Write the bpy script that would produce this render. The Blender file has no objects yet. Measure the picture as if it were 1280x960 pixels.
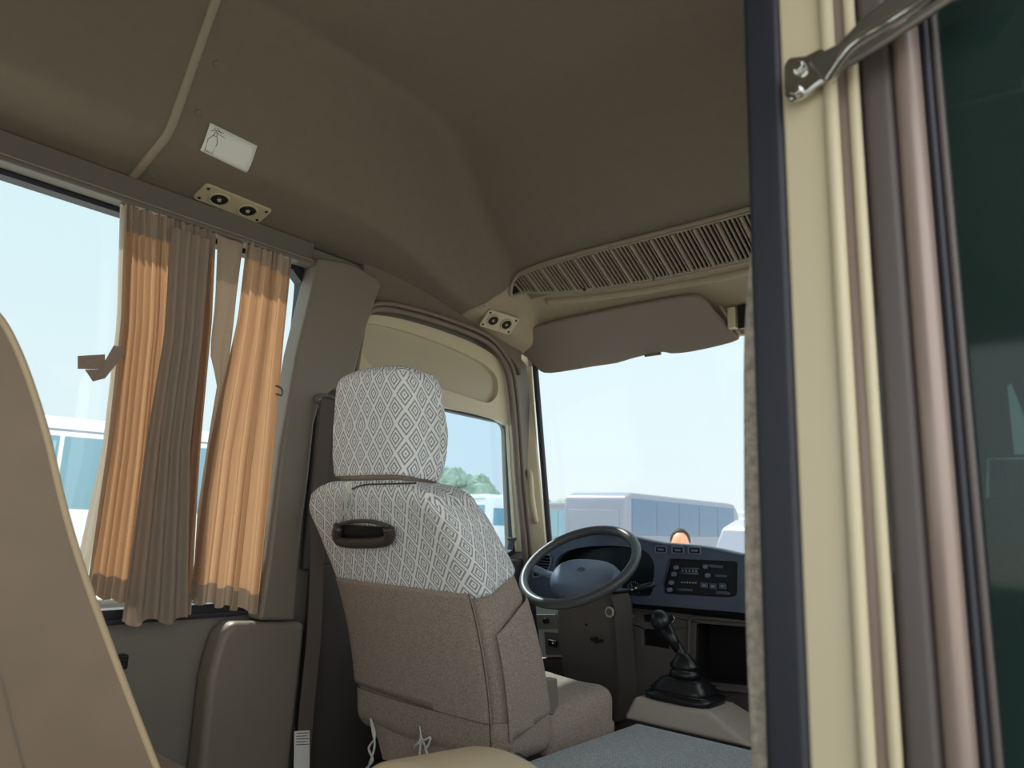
import bpy, bmesh, math, random
from mathutils import Vector, Matrix
random.seed(7)
SC = bpy.context.scene
COL = SC.collection
PI = math.pi

# ------------------------------------------------------------------ camera
F = 900.0
CAM = Vector((1.0, 0.0, 0.92))
_yaw = math.radians(41); _p = math.atan(175/900); _r = math.radians(2.0)
FW = Vector((-math.sin(_yaw)*math.cos(_p), math.cos(_yaw)*math.cos(_p), math.sin(_p)))
_rt = FW.cross(Vector((0,0,1))).normalized(); _up = _rt.cross(FW)
RT = _rt*math.cos(_r) + _up*math.sin(_r)
UP = _up*math.cos(_r) - _rt*math.sin(_r)
def ray(x, y): return FW + RT*((x-640)/F) + UP*((480-y)/F)
def on(q, ax, v):
    D = ray(*q); return CAM + D*((v-CAM[ax])/D[ax])
def onX(q, v): return on(q, 0, v)
def onY(q, v): return on(q, 1, v)
def onZ(q, v): return on(q, 2, v)
def onP(q, P0, n):
    D = ray(*q); P0 = Vector(P0); n = Vector(n); return CAM + D*((P0-CAM).dot(n)/D.dot(n))

cam = bpy.data.cameras.new('camera'); co = bpy.data.objects.new('camera', cam); COL.objects.link(co)
cam.sensor_width = 36; cam.lens = 36*F/1280; cam.clip_start = .01; cam.clip_end = 2000
M = Matrix((RT, UP, -FW)).transposed().to_4x4(); M.translation = CAM; co.matrix_world = M
cam.dof.use_dof = True; cam.dof.focus_distance = 2.3; cam.dof.aperture_fstop = 5.0
SC.camera = co
SC.view_settings.view_transform = 'Standard'; SC.view_settings.look = 'None'
SC.view_settings.exposure = 0.0; SC.view_settings.gamma = 1; SC.view_settings.use_curve_mapping = False

# ------------------------------------------------------------------ materials
def lin(c):
    return tuple(((v/255)/12.92 if v/255 <= .04045 else (((v/255)+.055)/1.055)**2.4) for v in c) + (1,)
def pm(name, c, rough=.6, metal=0, noise=0, nscale=60, bump=0, bscale=300, spec=.5, c2=None):
    m = bpy.data.materials.new(name); m.use_nodes = True
    nt = m.node_tree; b = nt.nodes['Principled BSDF']
    b.inputs['Base Color'].default_value = lin(c); b.inputs['Roughness'].default_value = rough
    b.inputs['Metallic'].default_value = metal; b.inputs['Specular IOR Level'].default_value = spec
    if noise or c2:
        tc = nt.nodes.new('ShaderNodeTexCoord'); n = nt.nodes.new('ShaderNodeTexNoise')
        n.inputs['Scale'].default_value = nscale; n.inputs['Detail'].default_value = 5
        nt.links.new(tc.outputs['Object'], n.inputs['Vector'])
        r = nt.nodes.new('ShaderNodeValToRGB'); a = c2 or tuple(v*(1-noise) for v in c)
        r.color_ramp.elements[0].position = .35; r.color_ramp.elements[1].position = .65
        r.color_ramp.elements[0].color = lin(a); r.color_ramp.elements[1].color = lin(tuple(min(255, v*(1+noise)) for v in c) if noise else c)
        nt.links.new(n.outputs['Fac'], r.inputs['Fac']); nt.links.new(r.outputs['Color'], b.inputs['Base Color'])
    if bump:
        tc = nt.nodes.new('ShaderNodeTexCoord'); n = nt.nodes.new('ShaderNodeTexNoise')
        n.inputs['Scale'].default_value = bscale; n.inputs['Detail'].default_value = 3
        nt.links.new(tc.outputs['Object'], n.inputs['Vector'])
        bp = nt.nodes.new('ShaderNodeBump'); bp.inputs['Strength'].default_value = bump; bp.inputs['Distance'].default_value = .002
        nt.links.new(n.outputs['Fac'], bp.inputs['Height']); nt.links.new(bp.outputs['Normal'], b.inputs['Normal'])
    return m

MT = {}
MT['liner'] = pm('roof_liner', (117,107,92), .8, noise=.012, nscale=30, bump=.35, bscale=420)
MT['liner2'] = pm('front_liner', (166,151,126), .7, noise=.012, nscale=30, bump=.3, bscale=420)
MT['rib'] = pm('rib_plastic', (150,137,120), .6)
MT['trim'] = pm('pillar_plastic', (126,117,105), .45, bump=.15, bscale=900)
MT['panel'] = pm('side_panel_plastic', (126,120,111), .5, bump=.15, bscale=900)
MT['rail'] = pm('rail_metal', (105,100,92), .5)
MT['cream'] = pm('cream_paint', (206,194,164), .35)
MT['creamdk'] = pm('cream_shelf', (186,176,150), .45)
MT['rubber'] = pm('black_rubber', (38,40,50), .5)
MT['brownrub'] = pm('brown_weatherstrip', (120,104,94), .6, bump=.3)
MT['vent'] = pm('vent_plate', (188,176,146), .45)
MT['black'] = pm('black_plastic', (22,22,25), .35)
MT['blackm'] = pm('black_matte', (14,14,16), .8)
MT['chrome'] = pm('chrome', (215,215,212), .12, 1)
MT['steel'] = pm('worn_steel', (120,115,108), .35, .8)
MT['paper'] = pm('white_sticker', (232,232,226), .6)
MT['ink'] = pm('black_ink', (20,20,22), .7)
MT['seatfab'] = pm('brown_seat_fabric', (164,150,138), .95, noise=.14, nscale=330, bump=.7, bscale=600, spec=.1)
MT['leather'] = pm('tan_leather', (140,121,101), .5, bump=.25, bscale=500, noise=.03, nscale=7)
MT['leather2'] = pm('tan_leather_light', (206,184,150), .45, bump=.2, bscale=500)
MT['piping'] = pm('tan_piping', (196,174,140), .45)
MT['dash'] = pm('dash_plastic', (84,94,112), .38, bump=.2, bscale=900)
MT['dashlow'] = pm('dash_lower_plastic', (98,93,90), .5, bump=.2, bscale=900)
MT['bezel'] = pm('console_black', (24,28,34), .32)
MT['wheel'] = pm('wheel_rim', (74,76,76), .42)
MT['hub'] = pm('wheel_hub', (112,126,146), .42)
MT['mat'] = pm('grey_ribbed_mat', (182,187,191), .7, noise=.06, nscale=120, bump=.4, bscale=700)
MT['gbase'] = pm('grey_console', (176,166,154), .45)
MT['switch'] = pm('silver_switch_panel', (190,194,188), .35)
MT['handle'] = pm('dark_brown_handle', (72,64,58), .35)
MT['cord'] = pm('white_cord', (215,220,212), .8)
MT['belt'] = pm('belt_webbing', (96,86,78), .85, bump=.6, bscale=700)
MT['doorpanel'] = pm('dark_door_panel', (70,64,60), .6)
MT['fuzzy'] = pm('beige_fuzzy_fabric', (186,176,160), .95, noise=.12, nscale=90, bump=.8, bscale=300)
MT['pinkstrip'] = pm('dull_aluminium', (158,140,132), .3, .25)
MT['doorgrey'] = pm('door_grey_paint', (92,84,82), .4)
MT['floor'] = pm('floor_vinyl', (80,76,70), .7, noise=.05)
MT['white'] = pm('white_bus_paint', (236,238,238), .3)
MT['greybus'] = pm('grey_bus_paint', (136,144,160), .35)
MT['buswin'] = pm('bus_window', (92,118,146), .15)
MT['buswin2'] = pm('bus_window_teal', (120,160,176), .15)
MT['busdark'] = pm('bus_dark_window', (24,30,42), .2)
MT['buscur'] = pm('bus_window_drape', (150,196,214), .8)
MT['red'] = pm('red_cloth', (200,90,80), .8)
MT['tyre'] = pm('tyre', (30,30,30), .8)
MT['ground'] = pm('concrete_lot', (206,200,190), .9, noise=.05, nscale=.6)
MT['leaf'] = pm('tree_leaves', (150,170,148), .9, noise=.12, nscale=2)  # leaves lightened, distance haze painted into their colour
MT['bark'] = pm('tree_bark', (96,84,70), .9)
MT['vangrey'] = pm('van_grey_paint', (164,170,178), .4)
MT['bldg'] = pm('white_building', (238,240,238), .8)
MT['bldgwin'] = pm('building_window', (190,206,216), .3)
MT['skin'] = pm('skin', (226,168,134), .5)
MT['hair'] = pm('dark_hair', (40,30,26), .7)
MT['shirt'] = pm('shirt_fabric', (90,104,140), .85)
MT['trouser'] = pm('trouser_fabric', (50,52,60), .85)

def glass(name, tint, gloss=.06, rough=.02):
    m = bpy.data.materials.new(name); m.use_nodes = True; nt = m.node_tree; nt.nodes.clear()
    o = nt.nodes.new('ShaderNodeOutputMaterial'); t = nt.nodes.new('ShaderNodeBsdfTransparent'); g = nt.nodes.new('ShaderNodeBsdfGlossy')
    t.inputs['Color'].default_value = tint; g.inputs['Roughness'].default_value = rough
    mx = nt.nodes.new('ShaderNodeMixShader'); mx.inputs[0].default_value = gloss
    nt.links.new(t.outputs[0], mx.inputs[1]); nt.links.new(g.outputs[0], mx.inputs[2]); nt.links.new(mx.outputs[0], o.inputs[0])
    return m
MT['glass'] = glass('clear_window_glass', (.97,.99,.99,1), .03)
MT['sideglass'] = glass('side_window_glass', (.82,.90,.96,1), .04)
def sheen_glass():
    m = glass('dark_green_glass', (.36,.48,.45,1), .06, .06); nt = m.node_tree
    mx = [n for n in nt.nodes if n.type == 'MIX_SHADER'][0]; out = [n for n in nt.nodes if n.type == 'OUTPUT_MATERIAL'][0]
    d = nt.nodes.new('ShaderNodeBsdfDiffuse'); d.inputs['Color'].default_value = lin((48,68,64))  # mottled green diffuse painted in for the reflections the pane lacks
    n = nt.nodes.new('ShaderNodeTexNoise'); n.inputs['Scale'].default_value = 9; n.inputs['Detail'].default_value = 6
    mr = nt.nodes.new('ShaderNodeMapRange'); mr.inputs['To Min'].default_value = .32; mr.inputs['To Max'].default_value = .58
    m2 = nt.nodes.new('ShaderNodeMixShader'); nt.links.new(n.outputs['Fac'], mr.inputs['Value']); nt.links.new(mr.outputs[0], m2.inputs[0])
    nt.links.new(mx.outputs[0], m2.inputs[1]); nt.links.new(d.outputs[0], m2.inputs[2]); nt.links.new(m2.outputs[0], out.inputs[0]); return m
MT['tint'] = sheen_glass()

def curtain_mat(name, c, trans, c_tr):
    m = bpy.data.materials.new(name); m.use_nodes = True; nt = m.node_tree; nt.nodes.clear()
    o = nt.nodes.new('ShaderNodeOutputMaterial'); d = nt.nodes.new('ShaderNodeBsdfDiffuse'); t = nt.nodes.new('ShaderNodeBsdfTranslucent')
    tc = nt.nodes.new('ShaderNodeTexCoord'); w = nt.nodes.new('ShaderNodeTexWave'); w.bands_direction = 'DIAGONAL'
    w.inputs['Scale'].default_value = 120; w.inputs['Distortion'].default_value = 1.5
    nt.links.new(tc.outputs['Object'], w.inputs['Vector'])
    def mixc(a, k):
        r = nt.nodes.new('ShaderNodeValToRGB'); k = k*.5+.5; r.color_ramp.elements[0].color = lin(tuple(v*k for v in a)); r.color_ramp.elements[1].color = lin(a)
        nt.links.new(w.outputs['Fac'], r.inputs['Fac']); return r
    r1 = mixc(c, .86); r2 = mixc(c_tr, .9)
    nt.links.new(r1.outputs[0], d.inputs['Color']); nt.links.new(r2.outputs[0], t.inputs['Color'])
    mx = nt.nodes.new('ShaderNodeMixShader'); mx.inputs[0].default_value = trans
    nt.links.new(d.outputs[0], mx.inputs[1]); nt.links.new(t.outputs[0], mx.inputs[2]); nt.links.new(mx.outputs[0], o.inputs[0])
    return m
MT['curtain'] = curtain_mat('brown_curtain', (186,160,136), .5, (206,160,120))
MT['curtain2'] = curtain_mat('brown_curtain_double', (160,145,131), .14, (200,170,140))
MT['lining'] = curtain_mat('pale_lining', (214,206,190), .3, (214,206,190))

def lace_mat():
    m = bpy.data.materials.new('white_lace'); m.use_nodes = True; nt = m.node_tree; b = nt.nodes['Principled BSDF']
    N = nt.nodes.new; L = nt.links.new
    uv = N('ShaderNodeUVMap'); s = N('ShaderNodeSeparateXYZ'); L(uv.outputs[0], s.inputs[0])
    def ma(op, a, bb=None):
        n = N('ShaderNodeMath'); n.operation = op
        for i, v in enumerate((a, bb)):
            if v is None: continue
            if isinstance(v, (int, float)): n.inputs[i].default_value = v
            else: L(v, n.inputs[i])
        return n.outputs[0]
    def tri(x): return ma('ABSOLUTE', ma('SUBTRACT', ma('MULTIPLY', ma('FRACT', x), 2), 1))
    d = ma('ADD', tri(s.outputs[0]), tri(s.outputs[1]))
    d = ma('ABSOLUTE', ma('SUBTRACT', d, 1))          # lattice line at d=0
    fr = ma('FRACT', ma('MULTIPLY', d, 2.8))
    ring = ma('GREATER_THAN', fr, .52)
    # knitted stitches break the rings up
    st = ma('GREATER_THAN', ma('FRACT', ma('MULTIPLY', s.outputs[1], 13)), .18)
    f = ma('MULTIPLY', ring, ma('ADD', ma('MULTIPLY', st, .4), .6))
    mix = N('ShaderNodeMix'); mix.data_type = 'RGBA'
    L(f, mix.inputs['Factor']); mix.inputs['A'].default_value = lin((250,250,248)); mix.inputs['B'].default_value = lin((146,149,153))
    L(mix.outputs['Result'], b.inputs['Base Color']); b.inputs['Roughness'].default_value = .95; b.inputs['Specular IOR Level'].default_value = .1
    n = N('ShaderNodeTexNoise'); n.inputs['Scale'].default_value = 500; tc = N('ShaderNodeTexCoord'); L(tc.outputs['Object'], n.inputs['Vector'])
    bp = N('ShaderNodeBump'); bp.inputs['Strength'].default_value = .5; bp.inputs['Distance'].default_value = .002
    L(ma('SUBTRACT', n.outputs['Fac'], f), bp.inputs['Height']); L(bp.outputs['Normal'], b.inputs['Normal'])
    return m
MT['lace'] = lace_mat()

# ------------------------------------------------------------------ builders
def link(name, bm, m, parent=None, smooth=False, bevel=0, seg=3, sol=0, sub=0, recalc=True):
    if recalc: bmesh.ops.recalc_face_normals(bm, faces=bm.faces)
    me = bpy.data.meshes.new(name); bm.to_mesh(me); bm.free()
    if smooth:
        for p in me.polygons: p.use_smooth = True
    me.materials.append(MT[m] if isinstance(m, str) else m)
    o = bpy.data.objects.new(name, me); COL.objects.link(o)
    if parent is not None:
        o.parent = parent; o.matrix_parent_inverse = Matrix.Translation(-parent.location) if parent.type == 'EMPTY' else Matrix()
    if sol:
        s = o.modifiers.new('thick', 'SOLIDIFY'); s.thickness = sol; s.offset = 0
    if bevel:
        b = o.modifiers.new('bev', 'BEVEL'); b.width = bevel; b.segments = seg; b.limit_method = 'ANGLE'; b.angle_limit = math.radians(35)
        for p in me.polygons: p.use_smooth = True
        w = o.modifiers.new('wn', 'WEIGHTED_NORMAL'); w.keep_sharp = False
    if sub:
        s = o.modifiers.new('sub', 'SUBSURF'); s.levels = s.render_levels = sub
    return o
def thing(name, label, cat, loc=(0,0,0), group=None):
    o = bpy.data.objects.new(name, None); o.empty_display_size = .05; COL.objects.link(o); o.location = loc
    o['label'] = label; o['category'] = cat
    if group: o['group'] = group
    return o
def tag(o, label, cat, group=None):
    o['label'] = label; o['category'] = cat
    if group: o['group'] = group
    return o
def struct(o, label=None, cat=None):
    o['kind'] = 'structure'
    if label: o['label'] = label
    if cat: o['category'] = cat
    return o
def copy_tree(o, M4, label, parent=None):
    c = o.copy(); COL.objects.link(c)
    if label: c['label'] = label
    for ch in [x for x in bpy.data.objects if x.parent == o]:
        d = ch.copy(); COL.objects.link(d); d.parent = c
        for g in [x for x in bpy.data.objects if x.parent == ch]:
            e = g.copy(); COL.objects.link(e); e.parent = d
    if M4 is not None: c.matrix_world = M4
    return c

def box(bm, c, s, rot=None):
    mt = Matrix.Translation(c) @ (rot.to_4x4() if rot else Matrix()) @ Matrix.Diagonal((s[0], s[1], s[2], 1))
    bmesh.ops.create_cube(bm, size=1, matrix=mt); return bm
def cyl(bm, a, b, r, r2=None, n=24):
    a = Vector(a); b = Vector(b); d = b-a
    q = d.to_track_quat('Z', 'Y').to_matrix().to_4x4()
    bmesh.ops.create_cone(bm, cap_ends=True, segments=n, radius1=r, radius2=r if r2 is None else r2, depth=d.length, matrix=Matrix.Translation((a+b)/2) @ q)
    return bm
def ball(bm, c, r, s=(1,1,1), rot=None, n=20):
    bmesh.ops.create_uvsphere(bm, u_segments=n, v_segments=n//2+2, radius=r, matrix=Matrix.Translation(c) @ (rot.to_4x4() if rot else Matrix()) @ Matrix.Diagonal((*s, 1)))
    return bm
def smoothpath(pts, k=6):
    pts = [Vector(p) for p in pts]; out = []
    for i in range(len(pts)-1):
        p0 = pts[max(i-1,0)]; p1 = pts[i]; p2 = pts[i+1]; p3 = pts[min(i+2,len(pts)-1)]
        for j in range(k):
            t = j/k
            out.append(.5*((2*p1)+(p2-p0)*t+(2*p0-5*p1+4*p2-p3)*t*t+(3*p1-p0-3*p2+p3)*t*t*t))
    out.append(pts[-1]); return out
def tube(bm, pts, r, n=10, closed=False, flat=1.0, upv=None):
    pts = [Vector(p) for p in pts]; rings = []
    N = len(pts); prev = None
    for i, p in enumerate(pts):
        a = pts[(i-1) % N] if (closed or i > 0) else p; b = pts[(i+1) % N] if (closed or i < N-1) else p
        t = (b-a).normalized()
        if prev is None:
            u = Vector(upv) if upv else (Vector((0,0,1)) if abs(t.z) < .9 else Vector((1,0,0)))
        else: u = prev
        u = (u - t*u.dot(t)).normalized(); prev = u; v = t.cross(u)
        rr = r[i] if isinstance(r, (list, tuple)) else r
        rings.append([bm.verts.new(p + u*math.cos(2*PI*j/n)*rr*flat + v*math.sin(2*PI*j/n)*rr) for j in range(n)])
    for i in range(N if closed else N-1):
        A = rings[i]; B = rings[(i+1) % N]
        for j in range(n): bm.faces.new((A[j], A[(j+1)%n], B[(j+1)%n], B[j]))
    if not closed:
        bm.faces.new(rings[0]); bm.faces.new(rings[-1])
    return bm
def plate(bm, pts, ext):
    """closed polygon of 3D points pushed out by ext"""
    ext = Vector(ext); A = [bm.verts.new(Vector(p)) for p in pts]; B = [bm.verts.new(Vector(p)+ext) for p in pts]
    bm.faces.new(A); bm.faces.new(B[::-1]); n = len(A)
    for i in range(n): bm.faces.new((A[i], A[(i+1)%n], B[(i+1)%n], B[i]))
    return bm
def rounded(pts, r, k=4):
    """round the corners of a closed 3D polygon"""
    pts = [Vector(p) for p in pts]; out = []; n = len(pts)
    for i in range(n):
        p = pts[i]; a = pts[i-1]-p; b = pts[(i+1)%n]-p
        rr = min(r, a.length*.45, b.length*.45)
        A = p+a.normalized()*rr; B = p+b.normalized()*rr
        for j in range(k+1):
            t = j/k; out.append(A*(1-t)**2 + p*2*t*(1-t) + B*t*t)
    return out
def resample(pts, N):
    pts = [Vector(p) for p in pts]; L = [0]
    n = len(pts)
    for i in range(n): L.append(L[-1]+(pts[(i+1)%n]-pts[i]).length)
    out = []; i = 0
    for k in range(N):
        s = L[-1]*k/N
        while L[i+1] < s: i += 1
        t = (s-L[i])/max(L[i+1]-L[i], 1e-9); out.append(pts[i].lerp(pts[(i+1)%n], t))
    return out
def ring(bm, outer, inner, ext, N=80):
    ext = Vector(ext); O = resample(outer, N); I0 = resample(inner, N*3)
    k = min(range(N*3), key=lambda i: (I0[i]-O[0]).length); I0 = I0[k:]+I0[:k]; I = I0[::3]
    vo = [bm.verts.new(p) for p in O]; vi = [bm.verts.new(p) for p in I]
    wo = [bm.verts.new(p+ext) for p in O]; wi = [bm.verts.new(p+ext) for p in I]
    for i in range(N):
        j = (i+1) % N
        for q in ((vo[i],vo[j],vi[j],vi[i]), (wo[j],wo[i],wi[i],wi[j]), (vo[j],vo[i],wo[i],wo[j]), (vi[i],vi[j],wi[j],wi[i])): bm.faces.new(q)
    return bm
def holed(bm, outer, holes, mp, th):
    """flat sheet with holes in 2D, mapped by mp(u,v,w) with w in (0,th)"""
    cu = bpy.data.curves.new('tmp', 'CURVE'); cu.dimensions = '2D'; cu.fill_mode = 'BOTH'; cu.extrude = th/2
    for loop in [outer]+holes:
        s = cu.splines.new('POLY'); s.points.add(len(loop)-1); s.use_cyclic_u = True
        for i, p in enumerate(loop): s.points[i].co = (p[0], p[1], 0, 1)
    ob = bpy.data.objects.new('tmp', cu); COL.objects.link(ob)
    dg = bpy.context.evaluated_depsgraph_get(); dg.update()
    me = bpy.data.meshes.new_from_object(ob.evaluated_get(dg))
    k = len(bm.verts); bm.from_mesh(me); bm.verts.ensure_lookup_table()
    for v in list(bm.verts)[k:]: v.co = mp(v.co.x, v.co.y, v.co.z+th/2)
    bmesh.ops.remove_doubles(bm, verts=list(bm.verts)[k:], dist=1e-5)
    bpy.data.objects.remove(ob); bpy.data.curves.remove(cu); bpy.data.meshes.remove(me)
    return bm
def rbox(c, half, r, deform=None, filt=None, uvs=(20,14), m=8, k=4, cuts=()):
    """rounded box with box-mapped UVs; deform(local)->local ; filt(rest)->keep"""
    bm = bmesh.new(); uvl = bm.loops.layers.uv.new('UVMap')
    r = min(r, min(half)*.999)
    def axis(h):
        a = [-h + r*math.sin(PI/4*i/k)/math.sin(PI/4)*1.0 for i in range(k)]
        mid = [-(h-r) + 2*(h-r)*i/m for i in range(m+1)]
        return a + mid + [-x for x in a[::-1]]
    ax = [axis(h) for h in half]
    key = {}; rest = {}
    def vert(p):
        kk = tuple(round(x, 6) for x in p)
        if kk not in key:
            P = Vector(p); q = Vector([max(-(half[i]-r), min(half[i]-r, P[i])) for i in range(3)])
            d = P-q
            if d.length > 1e-9: P2 = q + d.normalized()*r
            else: P2 = P
            v = bm.verts.new(P2); key[kk] = v; rest[v] = P2.copy()
        return key[kk]
    for a in range(3):
        b, cc = [(1,2),(2,0),(0,1)][a]
        for s in (-1, 1):
            for i in range(len(ax[b])-1):
                for j in range(len(ax[cc])-1):
                    vs = []
                    for (ii, jj) in ((i,j),(i+1,j),(i+1,j+1),(i,j+1)):
                        p = [0,0,0]; p[a] = s*half[a]; p[b] = ax[b][ii]; p[cc] = ax[cc][jj]; vs.append(vert(p))
                    if s < 0: vs = vs[::-1]
                    try: f = bm.faces.new(vs)
                    except ValueError: continue
                    for lp in f.loops:
                        R = rest[lp.vert]
                        if a < 2 and R.y < half[1]-r:
                            h0, h1 = half[0]-r, half[1]-r; ax_ = abs(R.x)
                            if R.y < -h1 and ax_ > h0: u = h0 + r*math.atan2(ax_-h0, -(R.y+h1))
                            elif R.y < -h1: u = ax_
                            else: u = h0 + r*PI/2 + (R.y+h1)
                            u, v = math.copysign(u, R.x), R.z
                        elif a == 1: u, v = R.x, R.z
                        elif a == 0: u, v = (half[0]+half[1]+R.y)*(1 if s > 0 else -1), R.z
                        else: u, v = R.x, R.y + half[2]
                        lp[uvl].uv = (u*uvs[0], v*uvs[1])
    if filt:
        kill = [f for f in bm.faces if not filt(sum((rest[v] for v in f.verts), Vector())/len(f.verts))]
        bmesh.ops.delete(bm, geom=kill, context='FACES')
    for P0_, n_ in cuts:      # keep the side the normal points to
        bmesh.ops.bisect_plane(bm, geom=bm.verts[:]+bm.edges[:]+bm.faces[:], dist=1e-6, plane_co=Vector(P0_), plane_no=Vector(n_), clear_inner=True)
    for v in bm.verts:
        P = v.co.copy()
        if deform: P = deform(P.copy())
        v.co = P + Vector(c)
    return bm
def quad4(c4, u, v):
    a, b, c, d = c4; return a*(1-u)*(1-v) + b*u*(1-v) + c*u*v + d*(1-u)*v

# ------------------------------------------------------------------ roof surface
def smin(a, b, k=.05):
    h = max(k-abs(a-b), 0)/k; return min(a, b) - h*h*h*k/6
def sst(t): t = max(0, min(1, t)); return t*t*(3-2*t)
def roofH(x, y):
    e = .95-abs(x)
    drop = .145*sst((y-1.45)/1.0)
    wd = .22 - .13*sst((y-1.15)/.75)
    soff = 1.775 + .30*e
    steep = 1.775 + .30*wd + (e-wd)*1.75
    S = -smin(-soff, -steep, .05) - drop
    Fz = 2.13 - .565*(y-1.55)
    top = 2.16 + .02*(1-(x/.95)**2)
    return smin(smin(S, Fz, .12), top, .06)
def hit(q):
    D = ray(*q); t = .3; 
    while t < 6:
        P = CAM + D*t
        if P.z > roofH(P.x, P.y): break
        t += .01
    lo, hi = t-.01, t
    for _ in range(30):
        m_ = (lo+hi)/2; P = CAM + D*m_
        if P.z > roofH(P.x, P.y): hi = m_
        else: lo = m_
    return CAM + D*lo
def rnorm(P):
    e = .004
    gx = (roofH(P.x+e,P.y)-roofH(P.x-e,P.y))/(2*e); gy = (roofH(P.x,P.y+e)-roofH(P.x,P.y-e))/(2*e)
    return Vector((gx, gy, -1)).normalized()      # pointing down into the cabin

bm = bmesh.new(); X0, X1, Y0, Y1 = -.95, .95, -1.8, 2.40
GR = (0, 0)
nx, ny = 200, 320
g = [[bm.verts.new((X0+(X1-X0)*i/nx, Y0+(Y1-Y0)*j/ny, roofH(X0+(X1-X0)*i/nx, Y0+(Y1-Y0)*j/ny))) for j in range(ny+1)] for i in range(nx+1)]
# the grille opening
def ingr(x, y):
    return abs(x) < .75 and 2.0 < y < 2.13 and False
for i in range(nx):
    for j in range(ny): bm.faces.new((g[i][j], g[i][j+1], g[i+1][j+1], g[i+1][j]))
o = link('ceiling', bm, 'liner', smooth=True, recalc=False); s = o.modifiers.new('t', 'SOLIDIFY'); s.thickness = .03; s.offset = 1 
struct(o)
# make sure thickness goes outwards (normals point down here)
o.modifiers['t'].offset = -1

def roofstrip(pts3, w, th, name, m, parent=None):
    bm = bmesh.new(); rows = []
    P = smoothpath(pts3, 5)
    for i, p in enumerate(P):
        p = Vector((p.x, p.y, roofH(p.x, p.y)))
        t = (P[min(i+1,len(P)-1)]-P[max(i-1,0)]).normalized(); n = rnorm(p); s_ = t.cross(n).normalized()
        prof = [(-.5,-.3),(-.5,.35),(-.35,.8),(0,1),(.35,.8),(.5,.35),(.5,-.3)]
        rows.append([bm.verts.new(p + s_*w*a + n*th*b) for a, b in prof])
    for a, b in zip(rows, rows[1:]):
        for k in range(6): bm.faces.new((a[k], a[k+1], b[k+1], b[k]))
    bm.faces.new(rows[0]); bm.faces.new(rows[-1][::-1])
    return link(name, bm, m, parent, smooth=True)

# roof faces ahead of the front header seam take the paler liner
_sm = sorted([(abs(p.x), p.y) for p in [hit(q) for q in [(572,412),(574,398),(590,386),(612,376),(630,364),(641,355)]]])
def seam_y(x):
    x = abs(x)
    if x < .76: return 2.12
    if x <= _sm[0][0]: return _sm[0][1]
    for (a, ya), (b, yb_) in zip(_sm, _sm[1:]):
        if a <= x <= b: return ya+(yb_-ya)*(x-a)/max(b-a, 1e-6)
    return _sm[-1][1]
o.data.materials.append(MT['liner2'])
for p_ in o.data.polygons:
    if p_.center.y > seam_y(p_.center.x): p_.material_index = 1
# cross rib near the window post (at constant y) and the seam of the front header
ribY = .665
struct(roofstrip([(-.945+.09*i, ribY, 0) for i in range(22)], .022, .007, 'trim_1', 'rib'))
sm_px = [(572,412),(574,398),(590,386),(612,376),(630,364),(641,355)]
seam = [hit(q) for q in sm_px]
struct(roofstrip(seam, .010, .004, 'trim_2', 'rib'))
# small cover plate where the rib meets the ceiling centre
# rivets (trim plugs) on the roof liner
RV = [(270,80,'upper cream trim plug on the steep roof face beside the cross rib'), (248,141,'trim plug on the roof lining just above the white sticker'), (192,222,'trim plug at the foot of the roof cross rib above the curtain'),
      (305,340-10,'')]
rivets = [((270,80),'round trim plug highest beside the roof cross rib'), ((248,141),'round trim plug beside the rib next to the white sticker'),
          ((192,222),'round trim plug at the foot of the roof cross rib above the curtain'), ((484,378),'round trim plug on the roof edge just right of the wide pillar'),
          ((563,408),'round trim plug left of the seam in the roof edge'), ((585,416),'round trim plug below the small twin air outlet'), ((632,442),'round trim plug by the upper corner of the windscreen')]
for q, lb in rivets:
    P = hit(q); n = rnorm(P); bm = bmesh.new()
    cyl(bm, P-n*.002, P+n*.003, .0095, .008, 20)
    tag(link('trim_plug', bm, 'liner', bevel=.001, seg=2), lb, 'trim plug', 'round plugs along the roof lining')

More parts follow.
